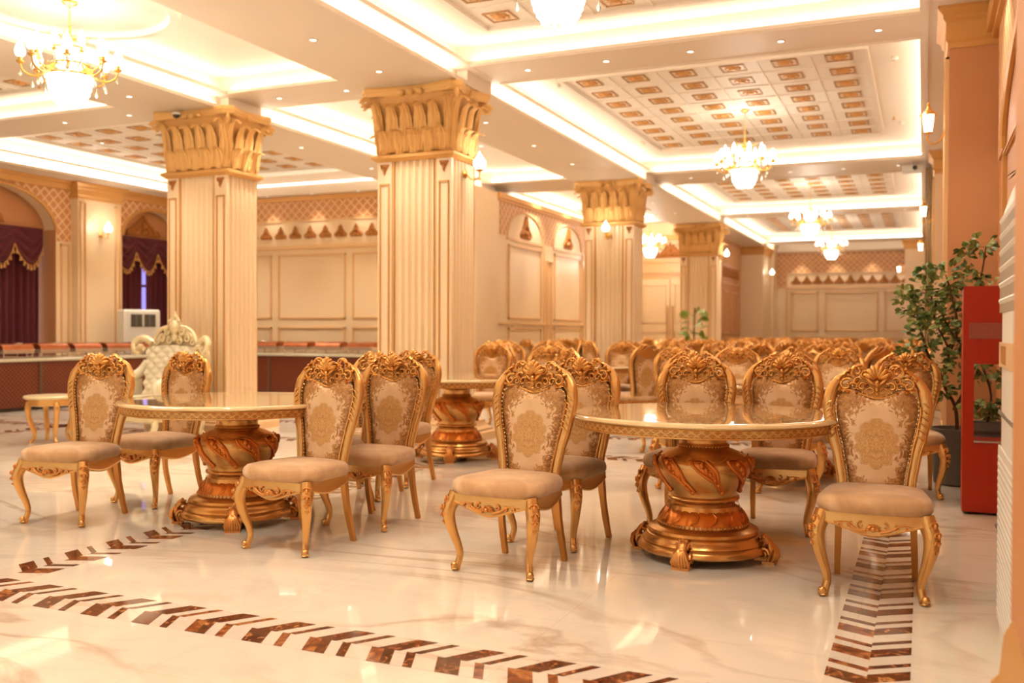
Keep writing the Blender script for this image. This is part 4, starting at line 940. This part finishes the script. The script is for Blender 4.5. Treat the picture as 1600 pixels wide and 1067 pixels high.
g.lathe([(.01, -.07), (.045, -.065), (.045, -.055), (.01, -.05)], 6); g.lathe([(.082, .10), (.075, .112), (.045, .145), (.03, .15), (.018, .175), (.012, .185), (.016, .20), (.003, .225)], 12); LC = g.mesh('cage', ['brass'])
g = MB(); g.lathe([(.036, -.055), (.055, .10), (.03, .13)], 12); LGm = g.mesh('glass', ['lamp_glow'])
def sconce(x, y, z, rz, label, group=None, e=1.):  # rz=0 faces -y
    t = thing('wall_lamp', label, 'wall lamp', (x, y, z), rz, group); link('bracket', SB, t); link('shade', SG, t, (0, -.19, .045)); lights('lamp_light', 'POINT', (0, -.33, .16), LIGHT['sconce']*e, t, size=.06)
def lantern(x, y, z, rz, label, e=1.):
    t = thing('wall_lantern', label, 'wall lantern', (x, y, z), rz); link('bracket', LB, t); link('cage', LC, t, (0, -.17, 0)); link('glass', LGm, t, (0, -.17, 0)); lights('lamp_light', 'POINT', (0, -.30, .03), LIGHT['sconce']*e, t, size=.06)
sconce(-4.84, 9.83, 3.06, pi/2, 'lit wall lamp on the side of the nearest big column')
sconce(-5.315, 16.8, 3.03, 0, 'lit wall lamp on the front flutes of the second column')
sconce(-4.84, 24.7, 3.15, pi/2, 'lit wall lamp on the side of the farthest column')
sconce(XL+.16, 13.72, 3.08, pi/2, 'lit wall lamp on the pilaster between the burgundy curtains')
sconce(-4.78, 32.3, 3.1, pi/2, 'lit wall lamp at the corner of the far left pilaster')
sconce(-7.85, 17.72, 3.6, pi/2, 'small lit wall lamp on the arcaded aisle wall, near its corner') if False else None
lantern(.20, 9.78, 3.2, -pi/2, 'lit brass lantern on the tall peach pilaster at the right')
lantern(.16, 17.05, 3.22, -pi/2, 'lit brass lantern in front of the folded partition')
lantern(.10, 24.4, 3.24, -pi/2, 'small lit lantern beyond the folded partition')
lantern(-.52, 31.3, 3.15, -pi/2, 'tiny lit lantern at the far right pilaster, just over the tree')
# recessed downlights
g = MB(); g.lathe([(.030, 0), (.045, 0), (.047, -.006), (.040, -.008), (.030, -.004)], 16, cap=False); DLR = g.mesh('trim_ring', ['white_plastic'])
g = MB(); g.lathe([(.002, -.003), (.031, -.003)], 16, cap=False); DLL = g.mesh('lens', ['downlight_glow'])
def downlight(x, y, z, grp, lab, e=1., ang=95, lit=True):
    t = thing('downlight', lab, 'downlight', (x, y, z), 0, grp); link('trim_ring', DLR, t); link('lens', DLL, t)
    if lit: lights('downlight_lamp', 'SPOT', (0, 0, -.03), LIGHT['spot']*e, t, size=.05, spot=ang)
for k in range(5): downlight(-4.1+k*.92, -3.5, Z1-.001, 'added downlights behind the camera', '%s added unseen downlight from the left in the beam behind the viewpoint' % ORD[k])  # row added out of view to light the chair fronts
for y in (2.55, 9.93, 18.1, 24.6):
    for k in range(5): downlight(-4.1+k*.92, y, Z1-.001, 'downlights in the cross beams', '%s downlight from the left in the cross beam %s' % (ORD[k], {2.55: 'over the front tables', 9.93: 'level with the nearest column', 18.1: 'level with the lamp-lit second column', 24.6: 'level with the farthest column'}[y]), 1.)
for k, y in enumerate((8.8, 7.6, 6.2, 4.7, 3.2)): downlight(-5.35, y, Z0-.001, 'downlights leading to the nearest column', '%s downlight before the nearest column, counted from its capital along the beam' % ORD[k])
for k, y in enumerate((11.5, 13.2, 14.9, 20., 22.)): downlight(-5.35, y, Z0-.001, 'downlights between columns', '%s downlight beyond the nearest column, along the beam joining the columns' % ORD[k])
for k, y in enumerate((8.6, 6.4, 4.6)): downlight(-8.66, y, Z0-.001, 'downlights in the left beam', '%s downlight before the column behind the throne armchair, counted from its capital' % ORD[k])
for k, y in enumerate((12., 14.)): downlight(-8.66, y, Z0-.001, None, '%s downlight beyond the column behind the throne armchair' % ORD[k])
for x, q in ((-7.5, 'left'), (-6.5, 'right')): downlight(x, 9.93, Z1-.001, None, '%s one of two downlights in the beam between the two big columns' % q)
for k, x in enumerate((-12.8, -11.2, -10.)): downlight(x, 9.93, Z1-.001, 'downlights over the buffet side', '%s downlight from the left in the cross beam over the buffet side' % ORD[k])
for x, y, lab in ((.33, 8.3, 'small round downlight beside the top of the tall right pilaster'), (.33, 4.2, 'small round downlight over the tall air conditioner'), (.33, 13.5, 'small round downlight between two right-hand lanterns')): downlight(x, y, Z1-.001, None, lab, .7)
for k, (x, y) in enumerate(((-12.9, 12.2), (-10.4, 12.2), (-12.9, 14.6), (-10.4, 14.6))): downlight(x, y, Z2-.001, 'added downlights in the left coffered tray', '%s added downlight of the coffered tray over the buffet counters' % ORD[k], 2.2)  # lamps added to brighten the left and back walls
for k, y in enumerate((12.3, 14.9)): downlight(-7.02, y, Z2-.001, None, '%s added downlight in the tray between the two big columns' % ORD[k], 2.4)  # pair added to brighten the pier and the aisle wall
for k, y in enumerate((20.2, 22.8)): downlight(-6.6, y, Z2-.001, None, '%s downlight in the distant aisle tray' % ORD[k], 1.2)
for k in range(4): downlight(-13.6+k*1.1, 16.16, Z0, 'wall washers over the back frieze', '%s small washer lamp from the left over the lattice frieze of the back wall' % ORD[k], .25, 75)
for k in range(4): downlight(-3.9+k*1.15, 34.2, Z0, 'wall washers over the end frieze', '%s small washer lamp from the left over the far end wall' % ORD[k], .4, 75)
for k, y in enumerate((19.3, 21.2)): downlight(-7.45, y, Z2-.001, 'wall washers of the aisle wall', '%s small washer lamp over the arcaded aisle wall' % ORD[k], 1.5, 95)
g = MB(); g.lathe([(.002, 0), (.04, 0), (.045, -.02), (.03, -.045), (.002, -.05)], 14); SMK = g.mesh('smoke_detector', ['white_plastic'])
for x, y, z, l in ((-4.35, 11.55, Z2, 'white round detector at the near left border of the middle coffered tray'), (-4.35, 15.6, Z2, 'white round detector at the far left border of the middle coffered tray'), (-.33, 11.9, Z2, 'white round detector at the right border of the middle coffered tray'), (-.33, 15.6, Z2, 'white round detector at the far right border of the middle coffered tray'), (-4.35, 6.9, Z2, 'white round detector beside the nearest coffered tray')):
    tag(link('smoke_detector', SMK, None, (x, y, z)), l, 'detector', kind='thing')
g = MB(); g.tube([(0, 0, 0), (0, 0, -.04)], .012, 8); g.lathe([(.002, -.05), (.025, -.045), (.028, -.04), (.012, -.03)], 10); SPR = g.mesh('sprinkler', ['brass'])
for x, y, z, l in ((-6.45, 8.2, Z2, 'small ceiling sprinkler in the tray beside the round disc'), (-.42, 15.2, Z2, 'small ceiling sprinkler at the far end of the middle tray'), (-10.6, 9.0, Z2, 'small ceiling sprinkler over the buffet side')): tag(link('sprinkler', SPR, None, (x, y, z)), l, 'sprinkler', kind='thing')
t = thing('security_camera', 'small dark dome camera on top of the left column capital', 'camera', (-8.62, 9.33, 3.96)); g = MB(); g.ball((0, 0, 0), .045, 12); obj('dome', g, 'dark_slot', t, 60); g = MB(); g.lathe([(.05, .0), (.055, .02), (.03, .04)], 14); obj('housing', g, 'white_plastic', t, 40)

# ------------------------------------------------------------------ curtained windows on the left
def curtain(h0, h1, ztop, gap, lab):
    t = thing('curtain', lab[0], 'curtain', (-15.08, (h0+h1)/2, 0)); c = (h0+h1)/2
    for (a, b_) in (((h0, h1),) if not gap else ((h0, gap-.05), (gap+.06, h1))):
        g = MB(); n = int((b_-a)*70)
        g.grid(lambda u, v: (.045*sin((a+(b_-a)*u)*2*pi/.145)+.012*sin((a+(b_-a)*u)*31+v*2)+.0, a+(b_-a)*u-c, .02+(ztop-.05)*v), n, 8); obj('drape', g, 'curtain_velvet', t, 80, fix=False)
    tv = thing('valance', lab[1], 'valance', (-14.98, c, 0)); ns = max(2, round((h1-h0)/.62)); sw = (h1-h0)/ns
    for k in range(ns):
        a = h0+k*sw-c; g = MB()
        def fn(u, v, a=a):
            sag = .30+.38*max(0,sin(pi*u))**.8; x = .03+.05*sin(v*22+3*abs(u-.5)*2)*sin(pi*u)+.05*sin(pi*u); return (x*.8, a+u*sw, ztop-.02-sag*v)
        g.grid(fn, 16, 22); g.box(0, .02, a, a+sw, ztop-.06, ztop); sg = obj('swag', g, 'curtain_velvet', tv, 80, fix=False)
        g = MB()
        for q in range(9):
            u = (q+.5)/9; y = a+u*sw; z = ztop-.02-(.30+.38*max(0,sin(pi*u))**.8); g.lathe([(.004, 0), (.012, -.012), (.010, -.022), (.020, -.034), (.022, -.085), (.004, -.088)], 7, (.05+.04*sin(pi*u), y, z))
        g.tube([(.05+.04*sin(pi*i/12), a+i/12*sw, ztop-.02-(.30+.38*max(0,sin(pi*i/12))**.8)) for i in range(13)], .011, 5); obj('tassel_fringe', g, 'tassel_gold', sg, 50)
def window(n, h0, h1, mt):
    g = MB(TL(XL)); g.box(h0, h1, -.74, -.70, 0, 3.4); o = struct('window_%d' % n, g, mt)
    g = MB(TL(XL))
    for h in (h0+.03, (h0+h1)/2, h1-.03): g.box(h-.03, h+.03, -.70, -.66, 0, 3.4)
    for z in (.05, 2.2, 3.35): g.box(h0, h1, -.70, -.66, z-.03, z+.03)
    obj('window_frame', g, 'white_plastic', o, 0)
window(1, 10.25, 12.83, 'window_day'); window(2, 14.4, 16.25, 'window_sky')
curtain(10.30, 12.76, 3.12, None, ('burgundy velvet curtain in the large arch at the left edge', 'burgundy swagged valance with tassels in the large arch at the left edge'))
curtain(14.42, 16.22, 3.18, 15.40, ('burgundy velvet curtain parted over a violet window, behind the air conditioner', 'burgundy swagged valance with tassels above the white air conditioner'))
# ------------------------------------------------------------------ buffet counters and chafing dishes
def counter(name_l, x0, x1, y0, y1, lab):
    t = thing('buffet_counter', lab, 'counter', ((x0+x1)/2, (y0+y1)/2, 0)); hx, hy = (x1-x0)/2, (y1-y0)/2
    g = MB(); g.box(-hx, hx, -hy, hy, .06, .76); obj('body', g, 'counter_wood', t, 0)
    g = MB(); g.box(-hx+.04, hx-.04, -hy+.04, hy-.04, 0, .06); obj('plinth', g, 'dark_slot', t, 0)
    g = MB(); g.rect(0, 0, [(hx+.02, hy+.02, .76), (hx+.04, hy+.04, .77), (hx+.04, hy+.04, .80), (hx+.03, hy+.03, .81)]); obj('worktop', g, 'granite', t, 0)
    if hx < hy:
        for k in range(int(2*hy/1.6)+1): y = -hy+.05+k*1.6; g = MB(); g.box(hx, hx+.015, y-.03, y+.03, .06, .76); obj('stile', g, 'bark', t, 0)
    else:
        for k in range(int(2*hx/1.6)+1): x = -hx+.05+k*1.6; g = MB(); g.box(x-.03, x+.03, -hy-.015, -hy, .06, .76); obj('stile', g, 'bark', t, 0)
counter('a', -13.45, -12.78, 7.6, 15.2, 'long dark wooden buffet counter running under the curtained arches')
counter('b', -13.45, -9.5, 15.30, 15.95, 'dark wooden buffet counter along the back wall, between the two big columns')
def chafer_meshes():
    D = {}
    g = MB(); g.rect(0, 0, [(.27, .17, .07), (.28, .18, .075), (.28, .18, .12), (.29, .19, .125), (.29, .19, .135)]); D['pan'] = g.mesh('pan', ['steel'])
    g = MB(); R = []
    for i in range(9):
        a = pi*i/8; R.append([(-.28, -.18*cos(a), .135+.10*max(0,sin(a))**.7), (.28, -.18*cos(a), .135+.10*max(0,sin(a))**.7)])
    g.rings(R, closed=False)
    for s in (-.28, .28): g.add([(s, -.18*cos(pi*i/8), .135+.10*max(0,sin(pi*i/8))**.7) for i in range(9)], [tuple(range(9))])
    D['lid'] = g.mesh('lid', ['copper'], 40)
    g = MB(); g.tube([(-.06, -.15, .22), (-.05, -.19, .235), (.05, -.19, .235), (.06, -.15, .22)], .008, 6); D['handle'] = g.mesh('handle', ['steel'])
    g = MB()
    for sx in (-1, 1):
        for sy in (-1, 1): g.tube([(sx*.25, sy*.16, .0), (sx*.26, sy*.17, .1)], .012, 6); g.ball((sx*.27, sy*.18, .135), .016, 6)
    g.box(-.25, .25, -.15, -.14, .02, .03); g.box(-.25, .25, .14, .15, .02, .03); D['stand'] = g.mesh('stand', ['steel'])
    return D
CFD = chafer_meshes()
def chafer(x, y, rz, lab, grp):
    t = thing('chafing_dish', lab, 'chafing dish', (x, y, .81), rz, grp); link('stand', CFD['stand'], t); link('pan', CFD['pan'], t); ld = link('lid', CFD['lid'], t); link('handle', CFD['handle'], ld)
for k in range(8): chafer(-13.1, 9.9+k*.68, pi/2, '%s copper-lidded chafing dish from the left on the counter under the curtained arches' % ORD[k], 'chafing dishes on the left counter')
for k in range(5): chafer(-12.75+k*.74, 15.6, 0, '%s copper-lidded chafing dish from the left on the counter against the back wall' % ORD[k], 'chafing dishes on the back counter')
# ------------------------------------------------------------------ cream throne armchair
t = thing('throne_armchair', 'cream tufted throne armchair with a tall carved crown', 'armchair', (-8.45, 8.72, 0), radians(-4))
g = MB()
def tuft(u, v):
    x = -.42+.84*u; z = .42+.63*v+.03*sin(pi*u); k = .035*abs(sin(u*pi*5+v*pi*5))*abs(sin(u*pi*5-v*pi*5)); return (x*(1-.08*(1-v)), .30+.10*v-.06-k, z)
g.grid(tuft, 50, 50); g.grid(lambda u, v: (-.42+.84*(1-u), .36+.10*v, .42+.63*v), 2, 2); obj('backrest', g, 'cream_leather', t, 60)
g = MB(); g.rect(0, -.02, [(.40, .36, .30), (.43, .38, .33), (.43, .38, .42), (.40, .35, .47)]); obj('seat', g, 'cream_leather', t, 50)
g = MB(); g.rect(0, 0, [(.45, .40, .20), (.47, .42, .22), (.47, .42, .29), (.45, .40, .31)]); obj('seat_frame', g, 'cream_gold', t, 20)
for s in (-1, 1):
    g = MB(); g.tube(cr([(s*.47, .38, .86), (s*.50, .25, .72), (s*.52, 0, .66), (s*.52, -.25, .66), (s*.52, -.38, .62), (s*.52, -.36, .52)], 4), taper(20, .06, .055), 8); g.box(s*.52-.04, s*.52+.04, -.33, .30, .30, .66); ar = obj('armrest', g, 'cream_leather', t, 50)
    g = MB(); g.tube(cr([(s*.40, .40, 1.10), (s*.52, .36, 1.16), (s*.62, .30, 1.10), (s*.58, .28, 1.0), (s*.50, .30, .98)], 4), taper(16, .05, .03), 8)
    for q in range(6): g.ball((s*(.44+.03*q), .28, 1.03+.03*sin(q)), .035, 6)
    obj('wing_carving', g, 'cream_gold', t, 50); g = MB()
    g.tube([(s*.52+.05*cos(a), -.40, .60+.05*sin(a)) for a in [2*pi*i/12 for i in range(13)]], .018, 6); obj('arm_carving', g, 'cream_gold', ar, 50)
    for yy in (-.34, .34):
        g = MB(); g.tube(cr([(s*.42, yy, .22), (s*.46, yy*1.05, .15), (s*.42, yy*1.1, .06), (s*.45, yy*1.18, .0)], 4), taper(12, .05, .03), 8); obj('leg', g, 'cream_gold', t, 50)
g = MB()
g.tube(cr([(-.46, .40, .45), (-.48, .42, .8), (-.46, .42, 1.02), (-.30, .42, 1.10), (-.12, .42, 1.24), (0, .42, 1.26), (.12, .42, 1.24), (.30, .42, 1.10), (.46, .42, 1.02), (.48, .42, .8), (.46, .40, .45)], 4), .045, 8); obj('back_frame', g, 'cream_gold', t, 50)
g = MB(); rr = random.Random(5)
g.prism([(-.34, 1.06), (.34, 1.06), (.25, 1.14), (.12, 1.26), (-.12, 1.26), (-.25, 1.14)], .40, .43)
for s in (-1, 1):
    for cx, cz, r in ((.30, 1.12, .055), (.20, 1.16, .055), (.12, 1.24, .05), (.08, 1.13, .05)): g.tube([(p[0], p[1], p[2]) for p in spiral(s*cx, cz, r, r*.25, pi/2, pi/2-s*2.4*pi, y=.37, n=16)], taper(16, .018, .008), 6)
    g.tube(cr([(s*.10, .38, 1.30), (s*.24, .38, 1.27), (s*.33, .38, 1.18), (s*.36, .38, 1.09)], 4), taper(12, .03, .018), 8)
g.ball((0, .39, 1.30), .085, 12, sz=1.1); g.ball((0, .38, 1.17), .05, 10, sz=1.3)
for k in range(5): a = pi*(k+.5)/5; g.tube([(.07*cos(a), .38, 1.32), (.10*cos(a), .36, 1.37), (.04*cos(a), .38, 1.42)], .012, 6)
g.ball((0, .38, 1.43), .03, 8); g.tube([(0, .38, 1.44), (0, .38, 1.50)], [.014, .003], 6); obj('crown', g, 'cream_gold', t, 50)
# side table
t = thing('side_table', 'small round golden side table left of the throne armchair', 'side table', (-9.02, 7.80, 0), .3)
g = MB(); g.lathe([(.02, .49), (.27, .49), (.285, .50), (.285, .515), (.27, .525), (.02, .527)], 40); obj('tabletop', g, 'cream_gold', t, 30)
g = MB(); g.lathe([(.20, .41), (.235, .42), (.24, .49)], 40, cap=False, mod=lambda a, z: 1+.03*cos(8*a)); obj('apron', g, 'frame_gold', t, 50)
for k in range(4):
    a = pi/4+k*pi/2; c, s = cos(a), sin(a); g = MB(); g.tube(cr([(.19*c, .19*s, .48), (.24*c, .24*s, .40), (.22*c, .22*s, .25), (.17*c, .17*s, .10), (.19*c, .19*s, .03), (.22*c, .22*s, .0)], 4), [.034]*6+[.028]*6+[.020]*9, 8); obj('leg', g, 'frame_gold', t, 50)
# ------------------------------------------------------------------ floor-standing air conditioners
t = thing('air_conditioner', 'white floor-standing air conditioner before the parted curtain', 'air conditioner', (-13.95, 14.08, 0), radians(62))
g = MB(); g.rect(0, 0, [(.33, .20, 0), (.34, .21, .02), (.34, .21, 1.62), (.32, .19, 1.65)]); bd = obj('body', g, 'white_plastic', t, 20)
g = MB(); g.box(-.26, .30, -.222, -.205, 1.02, 1.60); obj('front_panel', g, 'white_plastic', t, 0)
for s in (-.11, .14):
    g = MB(); g.box(s-.10, s+.11, -.232, -.222, 1.32, 1.56); v = obj('vent', g, 'dark_slot', t, 0)
    g = MB()
    for k in range(5): g.box(s-.10, s+.11, -.245, -.230, 1.345+k*.045, 1.357+k*.045)
    g.box(s-.01, s+.01, -.245, -.23, 1.32, 1.56); obj('louvre', g, 'grey_plastic', v, 0)
g = MB(); g.box(-.20, .24, -.232, -.222, .15, .95); obj('lower_grille', g, 'white_plastic', t, 0)
t = thing('air_conditioner', 'tall white air conditioner with slanted louvres at the right edge', 'air conditioner', (.45, 4.03, 0))
g = MB()
P = [(.15, -.5), (.15, .5), (-.10, .5), (-.145, .46), (-.15, .3), (-.155, 0), (-.15, -.3), (-.145, -.46), (-.10, -.5)]
g.rings([[(x, y, 0) for x, y in P], [(x, y, 1.76) for x, y in P], [(x*.9+.01, y*.97, 1.84) for x, y in P], [(x*.6+.05, y*.9, 1.88) for x, y in P]]); obj('body', g, 'white_plastic', t, 30)
g = MB(); g.box(-.158, -.15, -.42, .42, 1.35, 1.74); v = obj('vent', g, 'vent_shade', t, 0)
g = MB()
for k in range(6): z = 1.37+k*.066; g.rings([[(-.153, -.42, z), (-.163, -.42, z+.03), (-.160, -.42, z+.036), (-.15, -.42, z+.008)], [(-.153, .42, z), (-.163, .42, z+.03), (-.160, .42, z+.036), (-.15, .42, z+.008)]])
obj('louvre', g, 'white_plastic', v, 0)
g = MB(); g.box(-.160, -.15, -.40, .40, 1.13, 1.23); obj('label_plate', g, 'label_beige', t, 0); g = MB(); g.box(-.1605, -.1598, .05, .30, 1.145, 1.215); obj('display', g, 'relief_gold', t, 0)
g = MB()
for k in range(22): z = .12+k*.03; g.box(-.162, -.15, -.40, .40, z, z+.012)
g.box(-.158, -.15, -.44, .44, .08, .80); obj('intake_grille', g, 'white_plastic', t, 0)
g = MB(); g.box(-.157, -.15, -.47, .47, .93, .945); obj('seam', g, 'grey_plastic', t, 0)
# ------------------------------------------------------------------ red stand with a framed opening
t = thing('display_stand', 'bright red upright metal stand with a cut-out opening, beside the tree', 'stand', (.43, 7.50, 0))
g = MB(); x0, x1 = -.172, .165
g.box(x0, x1, -.15, -.135, .02, .51); g.box(x0, x1, -.15, -.135, 1.05, 1.59); g.box(x0, x0+.07, -.15, -.135, .51, 1.05); g.box(x1-.03, x1, -.15, -.135, .51, 1.05)
g.box(x0, x0+.012, -.135, .15, .02, 1.59); g.box(x1-.012, x1, -.135, .15, .02, 1.59); g.box(x0, x1, -.135, .15, 1.575, 1.59); g.box(x0, x1, -.135, .15, .50, .515); g.box(x0, x1, .138, .15, .02, .5); obj('body', g, 'red_paint', t, 0)
g = MB(); g.box(x0+.035, x1-.02, -.153, -.149, 1.225, 1.335); obj('grille', g, 'grille_red', t, 0)
g = MB(); g.box(x0+.07, x1-.03, -.16, -.13, .505, .517); obj('sill', g, 'steel', t, 0)
for s in (-.13, .12): g = MB(); g.lathe([(.001, -.012), (.018, -.012), (.018, .012), (.001, .012)], 12, M=Matrix.Translation((s, -.11, .018)) @ Matrix.Rotation(pi/2, 4, 'Y')); obj('caster', g, 'dark_slot', t, 40)
# ------------------------------------------------------------------ plants
def leaf_blob(g, c, d, L, W, rnd):
    d = Vector(d).normalized(); s = d.cross(Vector((rnd.uniform(-1, 1), rnd.uniform(-1, 1), rnd.uniform(.2, 1)))).normalized(); n = s.cross(d).normalized(); c = Vector(c)
    pts = []
    for u, w_ in ((0, .08), (.3, .7), (.6, 1.), (.85, .75), (1., .15)):
        p = c+d*(L*u)-n*(L*.18*u*u); pts += [p-s*(W*w_/2)+n*.12*W*w_, p, p+s*(W*w_/2)+n*.12*W*w_]
    o = []
    for i in range(4): o += [(3*i, 3*i+1, 3*i+4, 3*i+3), (3*i+1, 3*i+2, 3*i+5, 3*i+4)]
    g.add(pts, o)
rnd = random.Random(8)
t = thing('potted_tree', 'leafy green potted tree beside the red stand, its crown over the pilaster', 'potted plant', (.22, 8.75, 0))
g = MB(); g.lathe([(.16, .0), (.18, .01), (.21, .30), (.225, .42), (.235, .44), (.235, .47), (.20, .47), (.19, .43), (.02, .42)], 28, (.05, .05, 0), mod=lambda a, z: 1+.01*cos(24*a)); obj('pot', g, 'pot_grey', t, 40)
g = MB(); trunk = []
B = [[(.05, .05, .42), (.03, .02, .65), (-.06, 0, .85), (-.02, 0, 1.1), (-.12, 0, 1.35), (-.16, 0, 1.6)], [(.02, .02, .62), (.12, .0, .85), (.10, 0, 1.15), (.16, 0, 1.45), (.22, 0, 1.75), (.25, .0, 1.98)], [(-.05, 0, .86), (-.17, .02, 1.05), (-.24, 0, 1.3), (-.28, 0, 1.5)], [(-.02, 0, 1.1), (.04, -.05, 1.3), (.0, -.05, 1.55), (-.05, 0, 1.75)], [(.10, 0, 1.15), (-.02, .08, 1.3), (-.10, .1, 1.5)]]
for P in B: q = cr(P, 4); g.tube(q, taper(len(q)-1, .018, .006), 6); trunk.append(q)
obj('trunk', g, 'bark', t, 50)
g = MB(); n = 0
cl = [(-.16, 0, 1.62, .16), (-.28, 0, 1.50, .14), (-.05, 0, 1.70, .15), (-.20, 0, 1.25, .16), (-.31, 0, 1.12, .10), (-.02, -.03, 1.42, .18), (.10, 0, 1.25, .13), (.12, 0, 1.70, .12), (.22, 0, 1.98, .10), (.10, .02, 1.92, .07), (.28, 0, 1.62, .10), (.12, 0, 1.50, .10), (-.10, 0, 1.02, .14), (-.24, 0, .92, .09), (-.06, 0, .80, .07), (-.22, 0, 1.78, .06), (-.17, -.05, 1.40, .15), (-.16, 0, .76, .07), (-.36, 0, 1.58, .06), (.04, 0, 1.08, .08)]
for cx, cyy, cz, r in cl:
    for k in range(int(r*520)):
        a = rnd.uniform(0, 2*pi); e = rnd.uniform(-1, 1); q = math.sqrt(1-e*e); rr_ = r*rnd.random()**.4; p = (cx+rr_*q*cos(a), cyy+rr_*q*sin(a), cz+rr_*e); leaf_blob(g, p, (q*cos(a)+rnd.uniform(-.5, .5), q*sin(a)+rnd.uniform(-.5, .5), e*.4+rnd.uniform(-.3, .5)), rnd.uniform(.045, .075), rnd.uniform(.034, .05), rnd)
obj('foliage', g, 'leaf', t, 60, fix=False)
t = thing('potted_shrub', 'low green plant in a dark trough seen through the red stand opening', 'potted plant', (.44, 7.95, 0))
g = MB(); g.box(-.14, .15, -.10, .10, .0, .54); g.box(-.16, .17, -.12, .12, .54, .60); obj('trough', g, 'pot_grey', t, 0)
g = MB()
for k in range(90): leaf_blob(g, (rnd.uniform(-.15, .15), rnd.uniform(-.1, .1), rnd.uniform(.60, .74)), (rnd.uniform(-1, 1), rnd.uniform(-1, 1), rnd.uniform(0, 1)), .06, .05, rnd)
for k in range(110):
    z = rnd.uniform(.86, 1.3); leaf_blob(g, (rnd.uniform(-.16, .12), rnd.uniform(-.1, .1), z), (rnd.uniform(-1, 1), rnd.uniform(-1, 1), rnd.uniform(-1, .5)), .06, .05, rnd)
obj('foliage', g, 'leaf', t, 60, fix=False)
g = MB(); g.tube(cr([(0, 0, .55), (.03, 0, .8), (-.03, .02, 1.05), (0, .0, 1.25)], 4), .009, 6); obj('stem', g, 'bark', t, 50)
t = thing('potted_palm', 'spiky dark palm leaves poking out above the tall air conditioner', 'potted plant', (.46, 5.25, 0))
g = MB(); g.lathe([(.10, 0), (.12, .3), (.13, .32), (.10, .32), (.01, .30)], 20); obj('pot', g, 'pot_grey', t, 40)
g = MB(); g.tube(cr([(0, 0, .3), (.02, 0, .9), (-.01, 0, 1.5), (0, 0, 2.02)], 4), .016, 6); obj('stem', g, 'bark', t, 50)
g = MB()
for k in range(38):
    a = rnd.uniform(0, 2*pi); z0 = rnd.choice((1.3, 1.55, 1.8, 2.02)); L = rnd.uniform(.13, .21); ca, sa = cos(a)*.6, sin(a); P = [(0, 0, z0), (L*.5*ca, L*.5*sa, z0+.05), (L*ca, L*sa, z0+.02)]; g.tube(P, [.004, .011, .001], 4, sq=.2, up=(0, 0, 1))
obj('foliage', g, 'spike_leaf', t, 60, fix=False)
def shrub(x, y, z0, lab, h, mt='leaf_pale', L=.17):
    t = thing('potted_plant', lab, 'potted plant', (x, y, 0)); g = MB(); g.lathe([(.13, 0), (.17, .35), (.19, .38), (.14, .38), (.01, .35)], 20); obj('pot', g, 'pot_grey', t, 40)
    g = MB(); g.tube(cr([(0, 0, .35), (.02, 0, z0*.6), (-.02, 0, z0), (0, 0, z0+h)], 4), .018, 6); obj('stem', g, 'bark', t, 50)
    g = MB()
    for k in range(20): a = k*2.4; z = z0+h*k/20; leaf_blob(g, (.14*cos(a)*.8, .14*sin(a), z), (cos(a), sin(a), rnd.uniform(-.2, .5)), L, L*.85, rnd)
    obj('foliage', g, mt, t, 60, fix=False)
shrub(-4.78, 21.6, 1.0, 'broad-leaved green potted plant before the farthest column', .8, L=.24)
shrub(-14.35, 15.7, 1.5, 'small green plant by the violet window gap', .7, L=.16)
# ------------------------------------------------------------------ folded partition, projector
t = thing('folding_partition', 'dark folded partition leaves with golden edges by the right wall', 'partition', (.10, 18.3, 0))
for k in range(4):
    g = MB(); x = -.08+.045*k; g.box(x, x+.032, -.35, .35, .04, 4.1); lf = obj('leaf', g, 'track_dark', t, 0)
    g = MB(); g.box(x+.010, x+.018, -.356, -.35, .04, 4.1); obj('edge_strip', g, 'track_gold', lf, 0)
t = thing('projector', 'white ceiling projector beside the folded partition', 'projector', (-.20, 17.9, Z1))
g = MB(); g.tube([(0, 0, 0), (0, 0, -.06)], .02, 8); obj('mount', g, 'white_plastic', t, 40)
g = MB(); g.rect(0, 0, [(.15, .12, -.17), (.16, .13, -.16), (.16, .13, -.08), (.14, .11, -.06)]); obj('body', g, 'white_plastic', t, 0)
g = MB(); g.lathe([(.001, 0), (.035, 0), (.04, .05), (.001, .05)], 14, M=Matrix.Translation((.05, -.13, -.115)) @ Matrix.Rotation(pi/2, 4, 'X')); obj('lens', g, 'dark_slot', t, 40)
for o in bpy.data.objects:
    if 'label' in o: o['label'] = ' '.join(o['label'].split())
